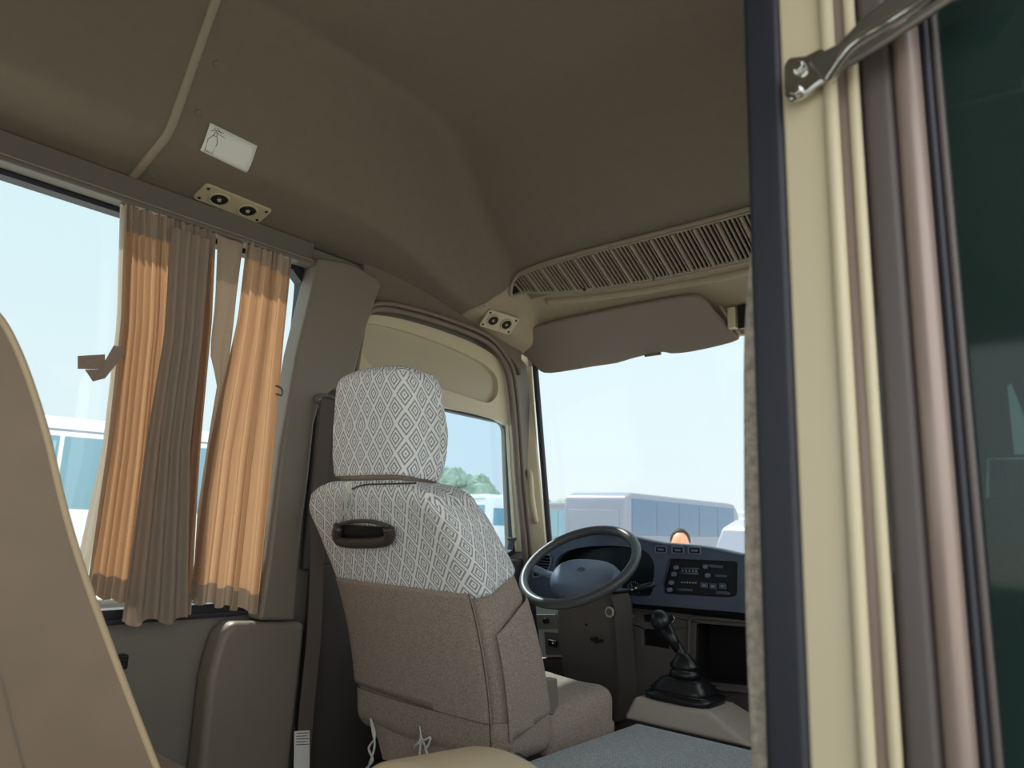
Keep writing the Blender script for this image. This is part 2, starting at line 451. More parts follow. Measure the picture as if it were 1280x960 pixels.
# ------------------------------------------------------------------ twin air outlets
def outlet(center, du, L, W, rr, label):
    P = center; n = rnorm(P); u = (du - n*du.dot(n)).normalized(); v = n.cross(u)
    t = thing('air_outlet', label, 'air vent', tuple(P), 'twin round air outlets on the roof edge')
    def at(a, b, c=0): return P + u*a + v*b + n*c
    bm = bmesh.new()
    plate(bm, rounded([at(-L/2,-W/2,-.002), at(L/2,-W/2,-.002), at(L/2,W/2,-.002), at(-L/2,W/2,-.002)], .012), n*.008)
    link('plate', bm, 'vent', t, bevel=.002, seg=2)
    for s in (-1, 1):
        c = s*L*.215
        bm = bmesh.new()
        tube(bm, [at(c+rr*math.cos(a), rr*math.sin(a), .007) for a in [2*PI*i/32 for i in range(32)]], .0035, 8, True)
        nz = link('nozzle', bm, 'vent', t, smooth=True)
        bm = bmesh.new(); cyl(bm, at(c,0,.0055), at(c,0,.0068), rr*.95, n=32); link('throat', bm, 'blackm', nz)
        bm = bmesh.new()
        for q in (.72, .45):
            tube(bm, [at(c+rr*q*math.cos(a), rr*q*math.sin(a), .0085) for a in [2*PI*i/28 for i in range(28)]], .0022, 6, True)
        for a in range(4):
            ca, sa = math.cos(a*PI/2+.5), math.sin(a*PI/2+.5)
            tube(bm, [at(c+rr*.2*ca, rr*.2*sa, .0085), at(c+rr*.95*ca, rr*.95*sa, .0085)], .0014, 6)
        link('deflector', bm, 'black', nz, smooth=True)
        bm = bmesh.new(); cyl(bm, at(c,0,.007), at(c,0,.012), rr*.26, rr*.2); link('centre_button', bm, 'vent', nz, bevel=.001)
    for a, b in ((-1,-1),(1,-1),(-1,1),(1,1)):
        bm = bmesh.new(); cyl(bm, at(a*(L/2-.013), b*(W/2-.013), .005), at(a*(L/2-.013), b*(W/2-.013), .0075), .0045, n=12); link('screw', bm, 'blackm', t)
    return t
a = hit((236,233)); b = hit((350,278)); c1 = hit((292,254))
outlet(c1, b-a, .205, .075, .026, 'cream twin round air outlet on the roof edge above the brown curtains')
a = hit((598,394)); b = hit((652,411)); c2 = hit((624,402))
outlet(c2, b-a, .155, .085, .024, 'cream twin round air outlet beside the sun visor, over the driver window')

# ------------------------------------------------------------------ sticker
cs = [hit(q) for q in ((262,153),(321,182),(308,215),(250,187))]
nn = (cs[1]-cs[0]).cross(cs[3]-cs[0]).normalized()
if nn.dot(CAM-cs[0]) < 0: nn = -nn
mxo = max(0, *[ (Vector((p.x,p.y,roofH(p.x,p.y)))-cs[0]).dot(nn) for p in [quad4(cs,u/4,v/4) for u in range(5) for v in range(5)]])
bm = bmesh.new(); gg = []
for i in range(9):
    row = []
    for j in range(6):
        p = quad4(cs, i/8, j/5); p = Vector((p.x, p.y, roofH(p.x, p.y))); row.append(bm.verts.new(p + rnorm(p)*.0035))
    gg.append(row)
for i in range(8):
    for j in range(5): bm.faces.new((gg[i][j], gg[i+1][j], gg[i+1][j+1], gg[i][j+1]))
st = link('sticker', bm, 'paper', sol=.0008, smooth=True)
tag(st, 'blank white sticker with a small black bottle drawing on the roof lining', 'sticker')
bm = bmesh.new()
def stp(u, v):
    p = quad4(cs, u, v); p = Vector((p.x, p.y, roofH(p.x, p.y))); return p + rnorm(p)*.0045
for line in ([(.07,.88),(.05,.45),(.12,.28),(.2,.28),(.24,.45),(.22,.88),(.07,.88)], [(.13,.27),(.14,.17),(.19,.17),(.19,.27)], [(.05,.2),(.14,.12),(.3,.1)], [(.1,.08),(.2,.18),(.34,.2)], [(.16,.05),(.26,.14)]):
    tube(bm, [stp(*p) for p in line], .0007, 6)
link('bottle_drawing', bm, 'ink', st)

# ------------------------------------------------------------------ roof air grille
def gry(x):   # half-height of the grille outline along x
    t = abs(x)/.80
    return max(0.0, 1-t**3.2)**.5
def grp(x, s, off=0.0):
    yc = 2.075 - .03*(x/.8)**2; y = yc + s*.085*gry(x); z = roofH(x, y)
    P = Vector((x, y, z)); return P + rnorm(P)*off
gt = thing('roof_air_grille', 'long oval slatted air grille across the front roof above the sun visor', 'air grille', (0,2.07,roofH(0,2.07)))
loop = [grp(.8*math.sin(PI*(i/60-.5)), 1, .004) for i in range(61)] + [grp(.8*math.sin(PI*(.5-i/60)), -1, .004) for i in range(1,60)]
bm = bmesh.new(); tube(bm, loop, .008, 8, True, flat=.9); link('frame', bm, 'rib', gt, smooth=True)
bm = bmesh.new(); N_ = 60; rows = []
for i in range(N_+1):
    x = .795*math.sin(PI*(i/N_-.5)); rows.append([bm.verts.new(grp(x, s, .0015)) for s in (-1,-.5,0,.5,1)])
for a, b in zip(rows, rows[1:]):
    for k in range(4): bm.faces.new((a[k], a[k+1], b[k+1], b[k]))
link('dark_backing', bm, 'blackm', gt)
bm = bmesh.new(); x = -.765; i = 0
while x < .77:
    big = i % 5 == 0; w = .0085 if big else .0042; h = .016 if big else .010
    if gry(x) > .25:
        P = [grp(x, s, h/2+.001) for s in (-.86,-.4,0,.4,.86)]
        n = rnorm(P[2])
        vs = []
        for p in P:
            vs.append([bm.verts.new(p+Vector((dx,0,0))+n*dz) for dx, dz in ((-w/2,-h/2),(w/2,-h/2),(w/2,h/2),(-w/2,h/2))])
        for a, b in zip(vs, vs[1:]):
            for k in range(4): bm.faces.new((a[k], a[(k+1)%4], b[(k+1)%4], b[k]))
        bm.faces.new(vs[0]); bm.faces.new(vs[-1][::-1])
    x += .0155; i += 1
link('slats', bm, 'rib', gt)
bm = bmesh.new()
for s in (-.88, .88):
    tube(bm, [grp(-.72+1.44*i/40, s, .007) for i in range(41)], .0055, 8)
link('inner_rim', bm, 'rib', gt, smooth=True)
for x in (-.50, -.22, .22, .5):
    p = grp(x, .84, .012); bm = bmesh.new(); cyl(bm, p, p+rnorm(p)*.003, .006, n=12); link('screw', bm, 'blackm', gt)
# moulded lip behind the grille, towards the windscreen
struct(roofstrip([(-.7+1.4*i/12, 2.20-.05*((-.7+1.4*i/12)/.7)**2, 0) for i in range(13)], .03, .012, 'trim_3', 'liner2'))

# ------------------------------------------------------------------ left wall, windows
WX = -.97
YW0, YW1 = -.25, 1.225          # passenger window
Lz0, Lz1 = .665, 1.70
def inner(y, z, w): return Vector((WX - w, y, z))
drv = [onX(q, WX) for q in ((640,532),(649,676))]
dwin = [(1.38,.80),(2.318,.80),(2.26,1.335),(1.38,1.352)]
def rr2(pts, r, k=4): return [(p.x, p.y) for p in rounded([(a, b, 0) for a, b in pts], r, k)]
bm = bmesh.new()
holed(bm, [(-1.8,-.05),(2.52,-.05),(2.50,.80),(2.36,1.60),(2.2,1.70),(1.6,1.84),(-1.8,1.84)], [rr2([(YW0,Lz0),(YW1,Lz0),(YW1,Lz1),(YW0,Lz1)], .05), rr2([(-1.6,Lz0),(-.35,Lz0),(-.35,Lz1),(-1.6,Lz1)], .05), rr2(dwin, .04)], inner, .05)
struct(link('wall_left', bm, 'panel'))
# window_1 : passenger window: rubber frame + glass
def winframe(name, loop, w, x, depth, m, gm='glass'):
    root = bmesh.new(); outer = [Vector((x, a, b)) for a, b in loop]
    cen = sum(outer, Vector())/len(outer)
    inn = []
    for p in outer:
        d = cen-p; inn.append(p + Vector((0, math.copysign(min(w,abs(d.y)), d.y), math.copysign(min(w,abs(d.z)), d.z))))
    ring(root, outer, inn, (-depth,0,0), 96)
    o = link(name, root, m); struct(o)
    bm = bmesh.new(); plate(bm, inn, (-.004,0,0)); bmesh.ops.translate(bm, verts=bm.verts, vec=(-depth*.6,0,0))
    gl = link('glass_pane', bm, gm, o)
    return o
w1 = winframe('window_1', rr2([(YW0-.01,Lz0-.01),(YW1+.01,Lz0-.01),(YW1+.01,Lz1+.01),(YW0-.01,Lz1+.01)], .05, 5), .022, WX+.012, .04, 'rubber')
winframe('window_2', rr2([(-1.61,Lz0-.01),(-.34,Lz0-.01),(-.34,Lz1+.01),(-1.61,Lz1+.01)], .05, 5), .022, WX+.012, .04, 'rubber')
w3 = winframe('window_3', rr2([(1.37,.79),(2.33,.79),(2.272,1.345),(1.37,1.362)], .04, 5), .016, WX+.004, .03, 'rubber', 'sideglass')
# window lock on the driver window
bm = bmesh.new(); P = onX((640,674), WX+.02); box(bm, P, (.02,.035,.012)); box(bm, P+Vector((0,0,-.008)), (.025,.012,.02)); link('window_latch', bm, 'black', w3, bevel=.002)
# curtain rail box
bm = bmesh.new(); box(bm, (-.937, -.27, 1.747), (.04, 2.98-.0, .065)); box(bm, (-.925,-.27,1.706),(.05,2.98,.014)); struct(link('trim_4', bm, 'rail', bevel=.004))
bm = bmesh.new(); box(bm, (-.912,-.27,1.716),(.010,2.98,.008)); struct(link('trim_9', bm, 'rib', bevel=.002))
# sill line below the window
bm = bmesh.new(); box(bm, (-.955,-.26,.648), (.02, 3.0, .012)); struct(link('trim_5', bm, 'rubber', bevel=.003))

# ------------------------------------------------------------------ wide pillar trim (B pillar)
XP = -.885
pp = [(400,321),(440,328),(474,347),(478,356),(466,388),(456,420),(444,470),(438,486),(418,487),(402,500),(394,530),(388,590),(380,650),(374,710),(370,776),(324,776),(336,700),(352,560),(372,440)]
P3 = smoothpath([onX(q, XP) for q in pp] , 1)
bm = bmesh.new(); plate(bm, P3, (-.085,0,0))
o = link('trim_6', bm, 'trim', bevel=.028, seg=6); struct(o)
# lower cover of that pillar
lp = [(292,778),(383,777),(381,800),(364,962),(340,1120),(225,1120),(250,962),(262,850),(270,818),(279,792)]
bm = bmesh.new(); plate(bm, [onX(q, XP) for q in lp], (-.08,0,0)); struct(link('trim_7', bm, 'trim', bevel=.02, seg=5))
# dark door panel ahead of it
bm = bmesh.new(); plate(bm, [(-.93,1.33,-.02),(-.93,2.45,-.02),(-.93,2.45,.78),(-.93,1.33,.78)], (-.035,0,0))
o = struct(link('door_1', bm, 'doorpanel', bevel=.01))
bm = bmesh.new(); box(bm, (-.90,1.85,.60), (.06,.5,.05)); link('armrest', bm, 'doorpanel', o, bevel=.015)
# small black clip on the lower wall
bm = bmesh.new(); P = onX((150,828), -.95); P.x=-.958; box(bm, P, (.03,.035,.035)); box(bm, P+Vector((.012,-.012,.004)), (.02,.03,.015))
tag(link('belt_clip', bm, 'black', bevel=.004), 'small black plastic clip on the lower left side wall below the curtain', 'clip')

# ------------------------------------------------------------------ panel over the driver window, recessed shelf
XH = -.945
out = smoothpath([onX(q, XH) for q in [(440,486),(450,430),(458,398),(475,394),(515,402),(565,418),(605,436),(628,456),(638,490),(641,531),(620,524),(590,516),(555,509),(500,494)]]+[onX((440,486), XH)], 3)[:-1]
inn = smoothpath([onX(q, XH) for q in [(452,438),(458,408),(475,406),(520,418),(570,437),(605,455),(621,472),(622,492),(612,503),(596,500),(560,488),(520,478),(470,462)]]+[onX((452,438), XH)], 3)[:-1]
bm = bmesh.new(); ring(bm, out, inn, (-.025,0,0), 120)
hp = link('window_header_panel', bm, 'cream', bevel=.006)
tag(hp, 'cream moulded panel with a long recess above the driver side window', 'panel')
bm = bmesh.new(); plate(bm, [p+Vector((-.019,0,0)) for p in inn], (-.004,0,0)); link('recess_panel', bm, 'creamdk', hp)
# weatherstrip of the front door opening
wp = [(440,500),(448,440),(457,396),(476,386),(520,394),(575,412),(612,430),(631,456),(638,486),(643,540),(647,600),(653,660),(658,720)]
bm = bmesh.new(); tube(bm, smoothpath([onX(q, -.925) for q in wp], 6), .011, 10); o = struct(link('trim_8', bm, 'brownrub', smooth=True))
bm = bmesh.new(); tube(bm, smoothpath([onX((q[0]+(7 if i>6 else 2), q[1]-(2 if i>6 else 7)), -.915) for i, q in enumerate(wp)][1:], 6), .009, 10); struct(link('trim_10', bm, 'brownrub', smooth=True))
vb_ = [onX(q, -.935) for q in [(452,372),(474,381),(520,390),(575,408),(612,426),(640,448),(652,470)]]
vb_ = smoothpath(vb_, 3); tp_ = [Vector((-.935, p.y, roofH(-.935, p.y)+.012)) for p in vb_][::-1]
bm = bmesh.new(); plate(bm, vb_+tp_, (-.03,0,0)); struct(link('trim_14', bm, 'liner', bevel=.008))
# front frame of the door window (cream) between glass and weatherstrip
bm = bmesh.new(); plate(bm, [onX(q, -.955) for q in [(635,522),(644,522),(655,690),(646,690),(641,620)]], (-.02,0,0)); struct(link('trim_11', bm, 'cream', bevel=.004))

# ------------------------------------------------------------------ A pillar, windscreen
AN = Vector((.55,-.83,0)); AP = (-.95,2.40,1.2)
bm = bmesh.new(); plate(bm, [onP(q, AP, AN) for q in [(636,424),(664,430),(665,458),(671,560),(684,694),(656,700),(646,560)]], -AN*.05)
ap = struct(link('trim_12', bm, 'cream', bevel=.006))
hpth = [onP(q, AP, AN) for q in [(661,590),(664,598),(666,622),(669,645),(670,652)]]
bm = bmesh.new(); tube(bm, smoothpath([hpth[0], hpth[1]+AN*.03, hpth[2]+AN*.038, hpth[3]+AN*.03, hpth[4]], 6), .012, 10)
tag(link('grab_handle', bm, 'cream', smooth=True), 'slim cream grab handle on the windscreen pillar', 'handle')
def WS(x, z): return Vector((x, 2.425 + .19*(1.574-z) - .05*(abs(x)/.9)**3, z))
tl = (-.955, 1.585); 
def wloop(o_):
    L = []
    for i in range(21): L.append(WS(-.90-o_+(1.80+2*o_)*i/20, 1.66+o_))
    for i in range(21): L.append(WS(.90+o_, 1.66+o_-(.86+2*o_)*i/20))
    for i in range(21): L.append(WS(.90+o_-(1.80+2*o_)*i/20, .80-o_))
    for i in range(21): L.append(WS(-.90-o_, .80-o_+(.86+2*o_)*i/20))
    return L
def wsx(q):   # pixel to windscreen by iteration
    D = ray(*q); t = 2.4/D.y
    for _ in range(20):
        P = CAM+D*t; t *= 1 + (WS(P.x, P.z).y-P.y)/max(P.y,.1)
    return CAM+D*t
# left seal follows the photo's line
sl = [wsx((669,458)), wsx((672,520)), wsx((679,590)), wsx((687,680))]
bm = bmesh.new()
xl = lambda z: sl[0].x + (sl[-1].x-sl[0].x)*(sl[0].z-z)/(sl[0].z-sl[-1].z)
zt, zb = 1.66, .80
loopw = [WS(xl(zt)+(.9-xl(zt))*i/20, zt) for i in range(21)] + [WS(.9, zt-(zt-zb)*i/20) for i in range(1,21)] + [WS(.9+(xl(zb)-.9)*i/20, zb) for i in range(1,21)] + [WS(xl(zb+(zt-zb)*i/20), zb+(zt-zb)*i/20) for i in range(1,20)]
tube(bm, loopw, .013, 8, True)
ws = struct(link('window_4', bm, 'rubber', smooth=True))
bm = bmesh.new(); rows = []
for i in range(25):
    rows.append([])
    for j in range(13):
        z = zb+(zt-zb)*j/12; x = xl(z)+(.9-xl(z))*i/24; rows[-1].append(bm.verts.new(WS(x, z)))
for a, b in zip(rows, rows[1:]):
    for k in range(12): bm.faces.new((a[k], a[k+1], b[k+1], b[k]))
link('glass_pane', bm, 'glass', ws, smooth=True)
# front wall below and header above the screen
bm = bmesh.new(); box(bm, (0,2.60,.38), (1.96,.05,.82)); struct(link('wall_front', bm, 'dashlow'))
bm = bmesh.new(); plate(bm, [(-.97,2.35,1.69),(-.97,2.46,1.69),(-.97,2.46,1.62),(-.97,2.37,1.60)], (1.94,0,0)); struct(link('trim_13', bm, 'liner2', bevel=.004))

# ------------------------------------------------------------------ sun visor
VP0 = (0,2.22,1.72); VN = Vector((0,-.72,-.69)).normalized()
vp = [(651,420),(672,408),(720,396),(800,380),(858,370),(878,374),(893,392),(920,420),(922,426),(900,433),(862,441),(838,443),(826,441),(790,449),(770,455),(742,459),(700,466),(680,467),(670,460),(652,440)]
bm = bmesh.new(); P = [onP(q, VP0, VN) for q in vp]
P = [Vector(p) for p in smoothpath(P+[P[0]], 2)[:-1]]
plate(bm, [p+VN*.0 for p in P], -VN*.022)
vt = thing('sun_visor', 'wide brown padded sun visor folded up over the windscreen', 'sun visor', tuple(P[0]))
link('pad', bm, pm('visor_vinyl', (138,124,114), .6, bump=.2), vt, bevel=.009, seg=4)
bm = bmesh.new(); A_ = onP((896,386), VP0, VN); B_ = onP((924,420), VP0, VN); off = -VN*.03
tube(bm, [A_+off, onP((910,404), VP0, VN)+off*.6, B_+off*.3], .006, 8); link('hinge_arm', bm, 'rib', vt, smooth=True)
bm = bmesh.new(); p = onP((816,443), VP0, VN); box(bm, p, (.07,.008,.012)); link('clip', bm, 'trim', vt, bevel=.002)
# bracket and dark mirror edge right of it
bm = bmesh.new(); A_ = onY((916,398), 2.32); box(bm, A_, (.028,.03,.075)); br = link('mirror_bracket', bm, 'cream', bevel=.004)
tag(br, 'pale bracket with a dark mirror edge at the right end of the sun visor', 'bracket')
bm = bmesh.new(); box(bm, A_+Vector((.038,0,0)), (.035,.02,.085)); link('mirror_edge', bm, 'black', br, bevel=.004)

# ------------------------------------------------------------------ curtains
def curtain(nm, left, right, x0, pleats, amp, m, top_h, hem_h, label, parent=None, ph=0, tops=True, warp=1.0, seed=1):
    """left/right: px polylines from top to bottom on plane x0"""
    rnd = random.Random(seed)
    LL = resample_open([onX(q, x0) for q in left], 40); RR = resample_open([onX(q, x0) for q in right], 40)
    U = pleats*12
    wds = [rnd.uniform(.5,1.6) for _ in range(pleats)]; cum = [0]
    for w_ in wds: cum.append(cum[-1]+w_/sum(wds))
    jit = [rnd.uniform(-.3,.3) for _ in range(pleats+2)]; ja = [rnd.uniform(.6,1.25) for _ in range(pleats+2)]
    def sheet(v0, v1, nv, off=0.0):
        bm = bmesh.new(); rows = []
        for j in range(nv+1):
            v = v0+(v1-v0)*j/nv; f_ = v*39; a = min(int(f_), 38); t = f_-a
            L = LL[a].lerp(LL[a+1], t); R = RR[a].lerp(RR[a+1], t); row = []
            for i in range(U+1):
                u = i/U; k = min(int(u*pleats), pleats-1)
                kk = ja[k]*(1-(u*pleats-k)) + ja[k+1]*(u*pleats-k)
                w = math.sin(2*PI*u*pleats + ph + jit[k]*math.sin(PI*(u*pleats-k)) + .5*math.sin(3*v+seed))
                w = math.copysign(abs(w)**.8, w)
                am = amp*kk*(.55+.45*min(1, v*5))
                e = .35*(math.sin(4*PI*u*pleats+ph)*.5)/pleats
                p = L.lerp(R, min(1,max(0,cum[k]+(cum[k+1]-cum[k])*(u*pleats-k) + e*.3)))
                row.append(bm.verts.new(p + Vector((am*w+off, 0, .006*math.sin(2*PI*u*pleats*.5+seed)*(1 if v > .5 else .6)))))
            rows.append(row)
        for a, b in zip(rows, rows[1:]):
            for k in range(U): bm.faces.new((a[k], a[k+1], b[k+1], b[k]))
        return bm
    t = parent or thing(nm, label, 'curtain', tuple(LL[-1]))
    link('cloth', sheet(top_h, 1-hem_h, 60), m, t, smooth=True)
    if tops: link('heading', sheet(0, top_h, 6), 'curtain2', t, smooth=True)
    link('hem', sheet(1-hem_h, 1, 5), 'curtain2', t, smooth=True)
    return t, sheet
def resample_open(pts, N):
    pts = [Vector(p) for p in pts]; L = [0]
    for a, b in zip(pts, pts[1:]): L.append(L[-1]+(b-a).length)
    out = []; i = 0
    for k in range(N):
        s = L[-1]*k/(N-1)
        while i < len(pts)-2 and L[i+1] < s: i += 1
        out.append(pts[i].lerp(pts[i+1], (s-L[i])/(L[i+1]-L[i])))
    return out
XC = -.905
ct, sh = curtain('window_curtain', [(156,255),(152,400),(135,560),(108,745)], [(270,290),(266,400),(252,560),(238,768)], XC, 15, .011, 'curtain', .07, .055,
    'wider brown pleated curtain tied back beside the passenger window', seed=3)
# second cloth layer added behind its right half to block the sun
LLp = resample_open([onX(q, XC-.026) for q in [(214,274),(212,400),(196,560),(172,770)]], 30); RRp = resample_open([onX(q, XC-.026) for q in [(268,290),(264,400),(250,560),(240,768)]], 30)
bm = bmesh.new(); rows = []
for j in range(30):
    rows.append([bm.verts.new(LLp[j].lerp(RRp[j], i/60)+Vector((.007*math.sin(i*1.1+.05*j),0,0))) for i in range(61)])
for a, b in zip(rows, rows[1:]):
    for k in range(60): bm.faces.new((a[k], a[k+1], b[k+1], b[k]))
link('sun_block_layer', bm, 'curtain2', ct, smooth=True)
# front gathered folds hanging over, grey side of the cloth (broad folds near the bottom)
def folds(name, left, right, n, x0, amp, m, parent, seed=0):
    L = resample_open([onX(q, x0) for q in left], 36); R = resample_open([onX(q, x0) for q in right], 36)
    bm = bmesh.new(); rows = []
    for j in range(36):
        v = j/35; row = []
        for i in range(n*10+1):
            u = i/(n*10); w = math.sin(2*PI*u*n+seed+.6*math.sin(3*v+seed)); w = math.copysign(abs(w)**.7, w)
            row.append(bm.verts.new(L[j].lerp(R[j], u)+Vector((amp*w*(.5+.5*v),0,.008*math.sin(u*n*PI+seed)*v))))
        rows.append(row)
    for a, b in zip(rows, rows[1:]):
        for k in range(n*10): bm.faces.new((a[k], a[k+1], b[k+1], b[k]))
    return link(name, bm, m, parent, smooth=True)
folds('front_folds', [(213,282),(204,420),(180,560),(150,780)], [(262,300),(252,420),(236,560),(232,775)], 4, XC+.016, .009, 'curtain2', ct, 2)
# pale lining edge on the left
bm = bmesh.new(); L = resample_open([onX(q, XC-.02) for q in [(150,254),(146,400),(128,560),(97,700)]], 20); R = resample_open([onX(q, XC-.02) for q in [(166,256),(160,400),(140,560),(110,722)]], 20)
rows = [[bm.verts.new(L[j].lerp(R[j], i/6)+Vector((.004*math.sin(i*2),0,0))) for i in range(7)] for j in range(20)]
for a, b in zip(rows, rows[1:]):
    for k in range(6): bm.faces.new((a[k], a[k+1], b[k+1], b[k]))
link('lining_edge', bm, 'lining', ct, smooth=True)
# tie strap with a snap
def ribbon(pts, w, wd, name, m, parent, th=.0015):
    bm = bmesh.new(); P = smoothpath(pts, 5); W = smoothpath([Vector(x) for x in wd], 5); rows = []
    for p, d in zip(P, W): rows.append([bm.verts.new(p - d.normalized()*w/2), bm.verts.new(p + d.normalized()*w/2)])
    for a, b in zip(rows, rows[1:]): bm.faces.new((a[0], a[1], b[1], b[0]))
    return link(name, bm, m, parent, sol=th)
bm = bmesh.new(); plate(bm, [onX(q, XC+.012) for q in [(97,445),(131,443),(131,462),(97,461)]], (.002,0,0)); strap = link('tie_strap', bm, 'curtain2', ct)
bm = bmesh.new(); plate(bm, [onX((106,462), XC+.014), onX((116,477), XC+.016), onX((131,473), XC+.020), onX((126,462), XC+.016)], (.002,0,0)); link('tie_strap', bm, 'curtain2', ct)
bm = bmesh.new(); plate(bm, [onX((116,477), XC+.017), onX((131,473), XC+.020), onX((156,442), XC+.024), onX((152,434), XC+.022), onX((142,432), XC+.020)], (.002,0,0)); link('tie_strap', bm, 'curtain2', ct)
bm = bmesh.new(); p = onX((108,453), XC+.012); cyl(bm, p, p+Vector((.003,0,0)), .006, n=16); link('snap', bm, 'chrome', strap)
ct2, sh2 = curtain('window_curtain', [(308,298),(296,400),(262,560),(238,752)], [(364,324),(354,420),(343,560),(324,766)], XC, 8, .011, 'curtain', .055, .05,
    'narrower brown curtain, sunlit orange, between the first curtain and the wide pillar', seed=8)
# flat ungathered panel between the two
bm = bmesh.new(); L = resample_open([onX(q, XC-.012) for q in [(272,295),(268,380),(262,440),(272,420+60),(246,640),(240,745)]], 24); R = resample_open([onX(q, XC-.012) for q in [(305,302),(296,370),(290,420),(280,490),(262,620),(250,750)]], 24)
rows = [[bm.verts.new(L[j].lerp(R[j], i/8)+Vector((.003*math.sin(i*1.3+j*.4),0,0))) for i in range(9)] for j in range(24)]
for a, b in zip(rows, rows[1:]):
    for k in range(8): bm.faces.new((a[k], a[k+1], b[k+1], b[k]))
link('flat_panel', bm, 'curtain2', ct2, smooth=True)
# hook holding curtain edge at the pillar
bm = bmesh.new(); tube(bm, smoothpath([onX((345,482), -.9), onX((352,486), -.88), onX((352,494), -.88), onX((345,492), -.9)], 4), .003, 8)
tag(link('curtain_hook', bm, 'steel', smooth=True), 'small metal hook at the pillar edge beside the orange curtain', 'hook')

# ------------------------------------------------------------------ driver seat
SX = -.47
seat = thing('driver_seat', 'driver seat with brown cloth cover and white lace headrest and shoulder covers', 'seat', (SX,1.6,0))
HW = .277; ZB, ZT = .35, 1.005; H2 = (ZT-ZB)/2
def back_y(z):
    # rear face y as a function of height
    t = max(0,min(1,(ZT-z)/(ZT-ZB))); return 1.135 + .24*(1-(1-t)**1.8)
def bdef(p):
    z = p.z + (ZB+ZT)/2; t = (z-ZB)/(ZT-ZB)
    th = .22 - .06*t
    w = 1.0 - .05*max(0, t-.75)/.25 + .01*math.sin(PI*t)
    y = back_y(z) + (p.y+.11)/.22*th
    y -= .018*(1-(p.x/HW)**2)*(1 if p.y < 0 else -1.2)           # bulging rear, dished front
    # shoulders fall away
    z2 = z - .035*max(0, (abs(p.x)-.12)/.13)**2*max(0, t-.6)/.4
    return Vector((p.x*w, y, z2))
def shell(name, off, cuts, m, uvs=(20,14), parent=None, k=4, mm=22, sol=.003, r=.055):
    def df(p):
        q = Vector((p.x*(HW/(HW+off)), p.y*(.11/(.11+off)), max(-H2, min(H2, p.z))))
        b = bdef(q); d = Vector((math.copysign(off, p.x)*(abs(p.x)/(HW+off))**4, math.copysign(off, p.y)*(abs(p.y)/(.11+off))**3, off if p.z > H2*.98 else 0))
        return b + d
    bm = rbox((SX,0,0), (HW+off,.11+off,H2+off), r, df, None, uvs, mm, k, cuts)
    return link(name, bm, m, parent or seat, smooth=True, sol=sol, recalc=False)
bm = rbox((SX,0,0), (HW,.11,H2), .05, bdef, None, (20,14), 14, 4)
backr = link('backrest', bm, 'seatfab', seat, smooth=True, recalc=False)
zc = (ZB+ZT)/2
shell('shoulder_cover', .008, [((0,-.11,.752-zc),(.03,-.38,1))], 'lace', (20,14), mm=26)
shell('back_pocket', .011, [((0,-.075,0),(0,-1,0)), ((-.262,0,0),(1,0,0)), ((.262,0,0),(-1,0,0)), ((0,0,.757-zc),(0,0,-1)), ((0,0,.462-zc),(.03,0,1))], 'seatfab', mm=26)
shell('side_pocket', .011, [((.22,0,0),(1,0,0)), ((0,-.085,0),(0,1,0)), ((0,0,.70-zc),(0,.45,-1)), ((0,0,.435-zc),(0,-.25,1))], 'seatfab', mm=26)
shell('cover_skirt', .006, [((0,0,.455-zc),(0,0,-1))], 'seatfab', mm=20)
# seams
def sy(z, x, off): 
    q = bdef(Vector((x-SX, -.11, z-zc))); return Vector((SX+q.x, q.y-off, q.z))
bm = bmesh.new()
tube(bm, [sy(z, SX+.262, .0125) for z in [.36+.4*i/20 for i in range(21)]], .0013, 6)
link('seam', bm, 'handle', seat, smooth=True)
# headrest
HC = Vector((-.478, 1.205, 1.150))
def hdef(p):
    t = (p.z+.135)/.27
    w = 1 - .09*max(0, t-.5)/.5*1.0 - .08*max(0,.25-t)/.25
    y = p.y*(.95 + .35*(1-abs(t-.45)*1.6)*(1 if p.y > 0 else 0)) - .02*(t-.5) 
    if p.y < 0: y -= .012*(1-(p.x/.15)**2)
    return Vector((p.x*w, y, p.z + .010*(1-(p.x/.15)**2)*(t > .5)))
bm = rbox(HC, (.152,.07,.142), .038, hdef, None, (19,13.5), 12, 4)
hr = link('headrest', bm, 'seatfab', seat, smooth=True, recalc=False)
bm = rbox(HC, (.157,.075,.146), .04, hdef, None, (20,14), 20, 5, [((0,0,-.128),(0,.08,1))])
link('headrest_cover', bm, 'lace', hr, smooth=True, recalc=False, sol=.002)
for s in (-.05,.05):
    bm = bmesh.new(); cyl(bm, (HC.x+s, HC.y, .97), (HC.x+s, HC.y, 1.05), .008); link('headrest_post', bm, 'steel', hr, smooth=True)
# cover ties hanging from the headrest
bm = bmesh.new()
def yb(px, off=.02):      # pixel to a plane just behind the backrest
    P = onY(px, 1.13)
    for _ in range(6): P = onY(px, back_y(min(ZT, P.z))-off-.015)
    return P
for pts in ([(432,603),(429,620),(426,640),(421,655),(418,668)], [(435,604),(433,625),(428,645),(421,660)], [(437,603),(440,625),(436,640),(438,655)], [(430,604),(436,618),(432,634),(437,648)], [(421,658),(414,664),(419,672),(422,664)]):
    tube(bm, smoothpath([yb(p) for p in pts], 5), .0022, 6)
link('cover_tie', bm, 'cord', hr, smooth=True)
bm = bmesh.new()
tube(bm, smoothpath([yb(p, .005) for p in [(438,612),(455,606),(480,605),(520,604)]], 5), .002, 6); link('headrest_strap', bm, 'black', hr, smooth=True)
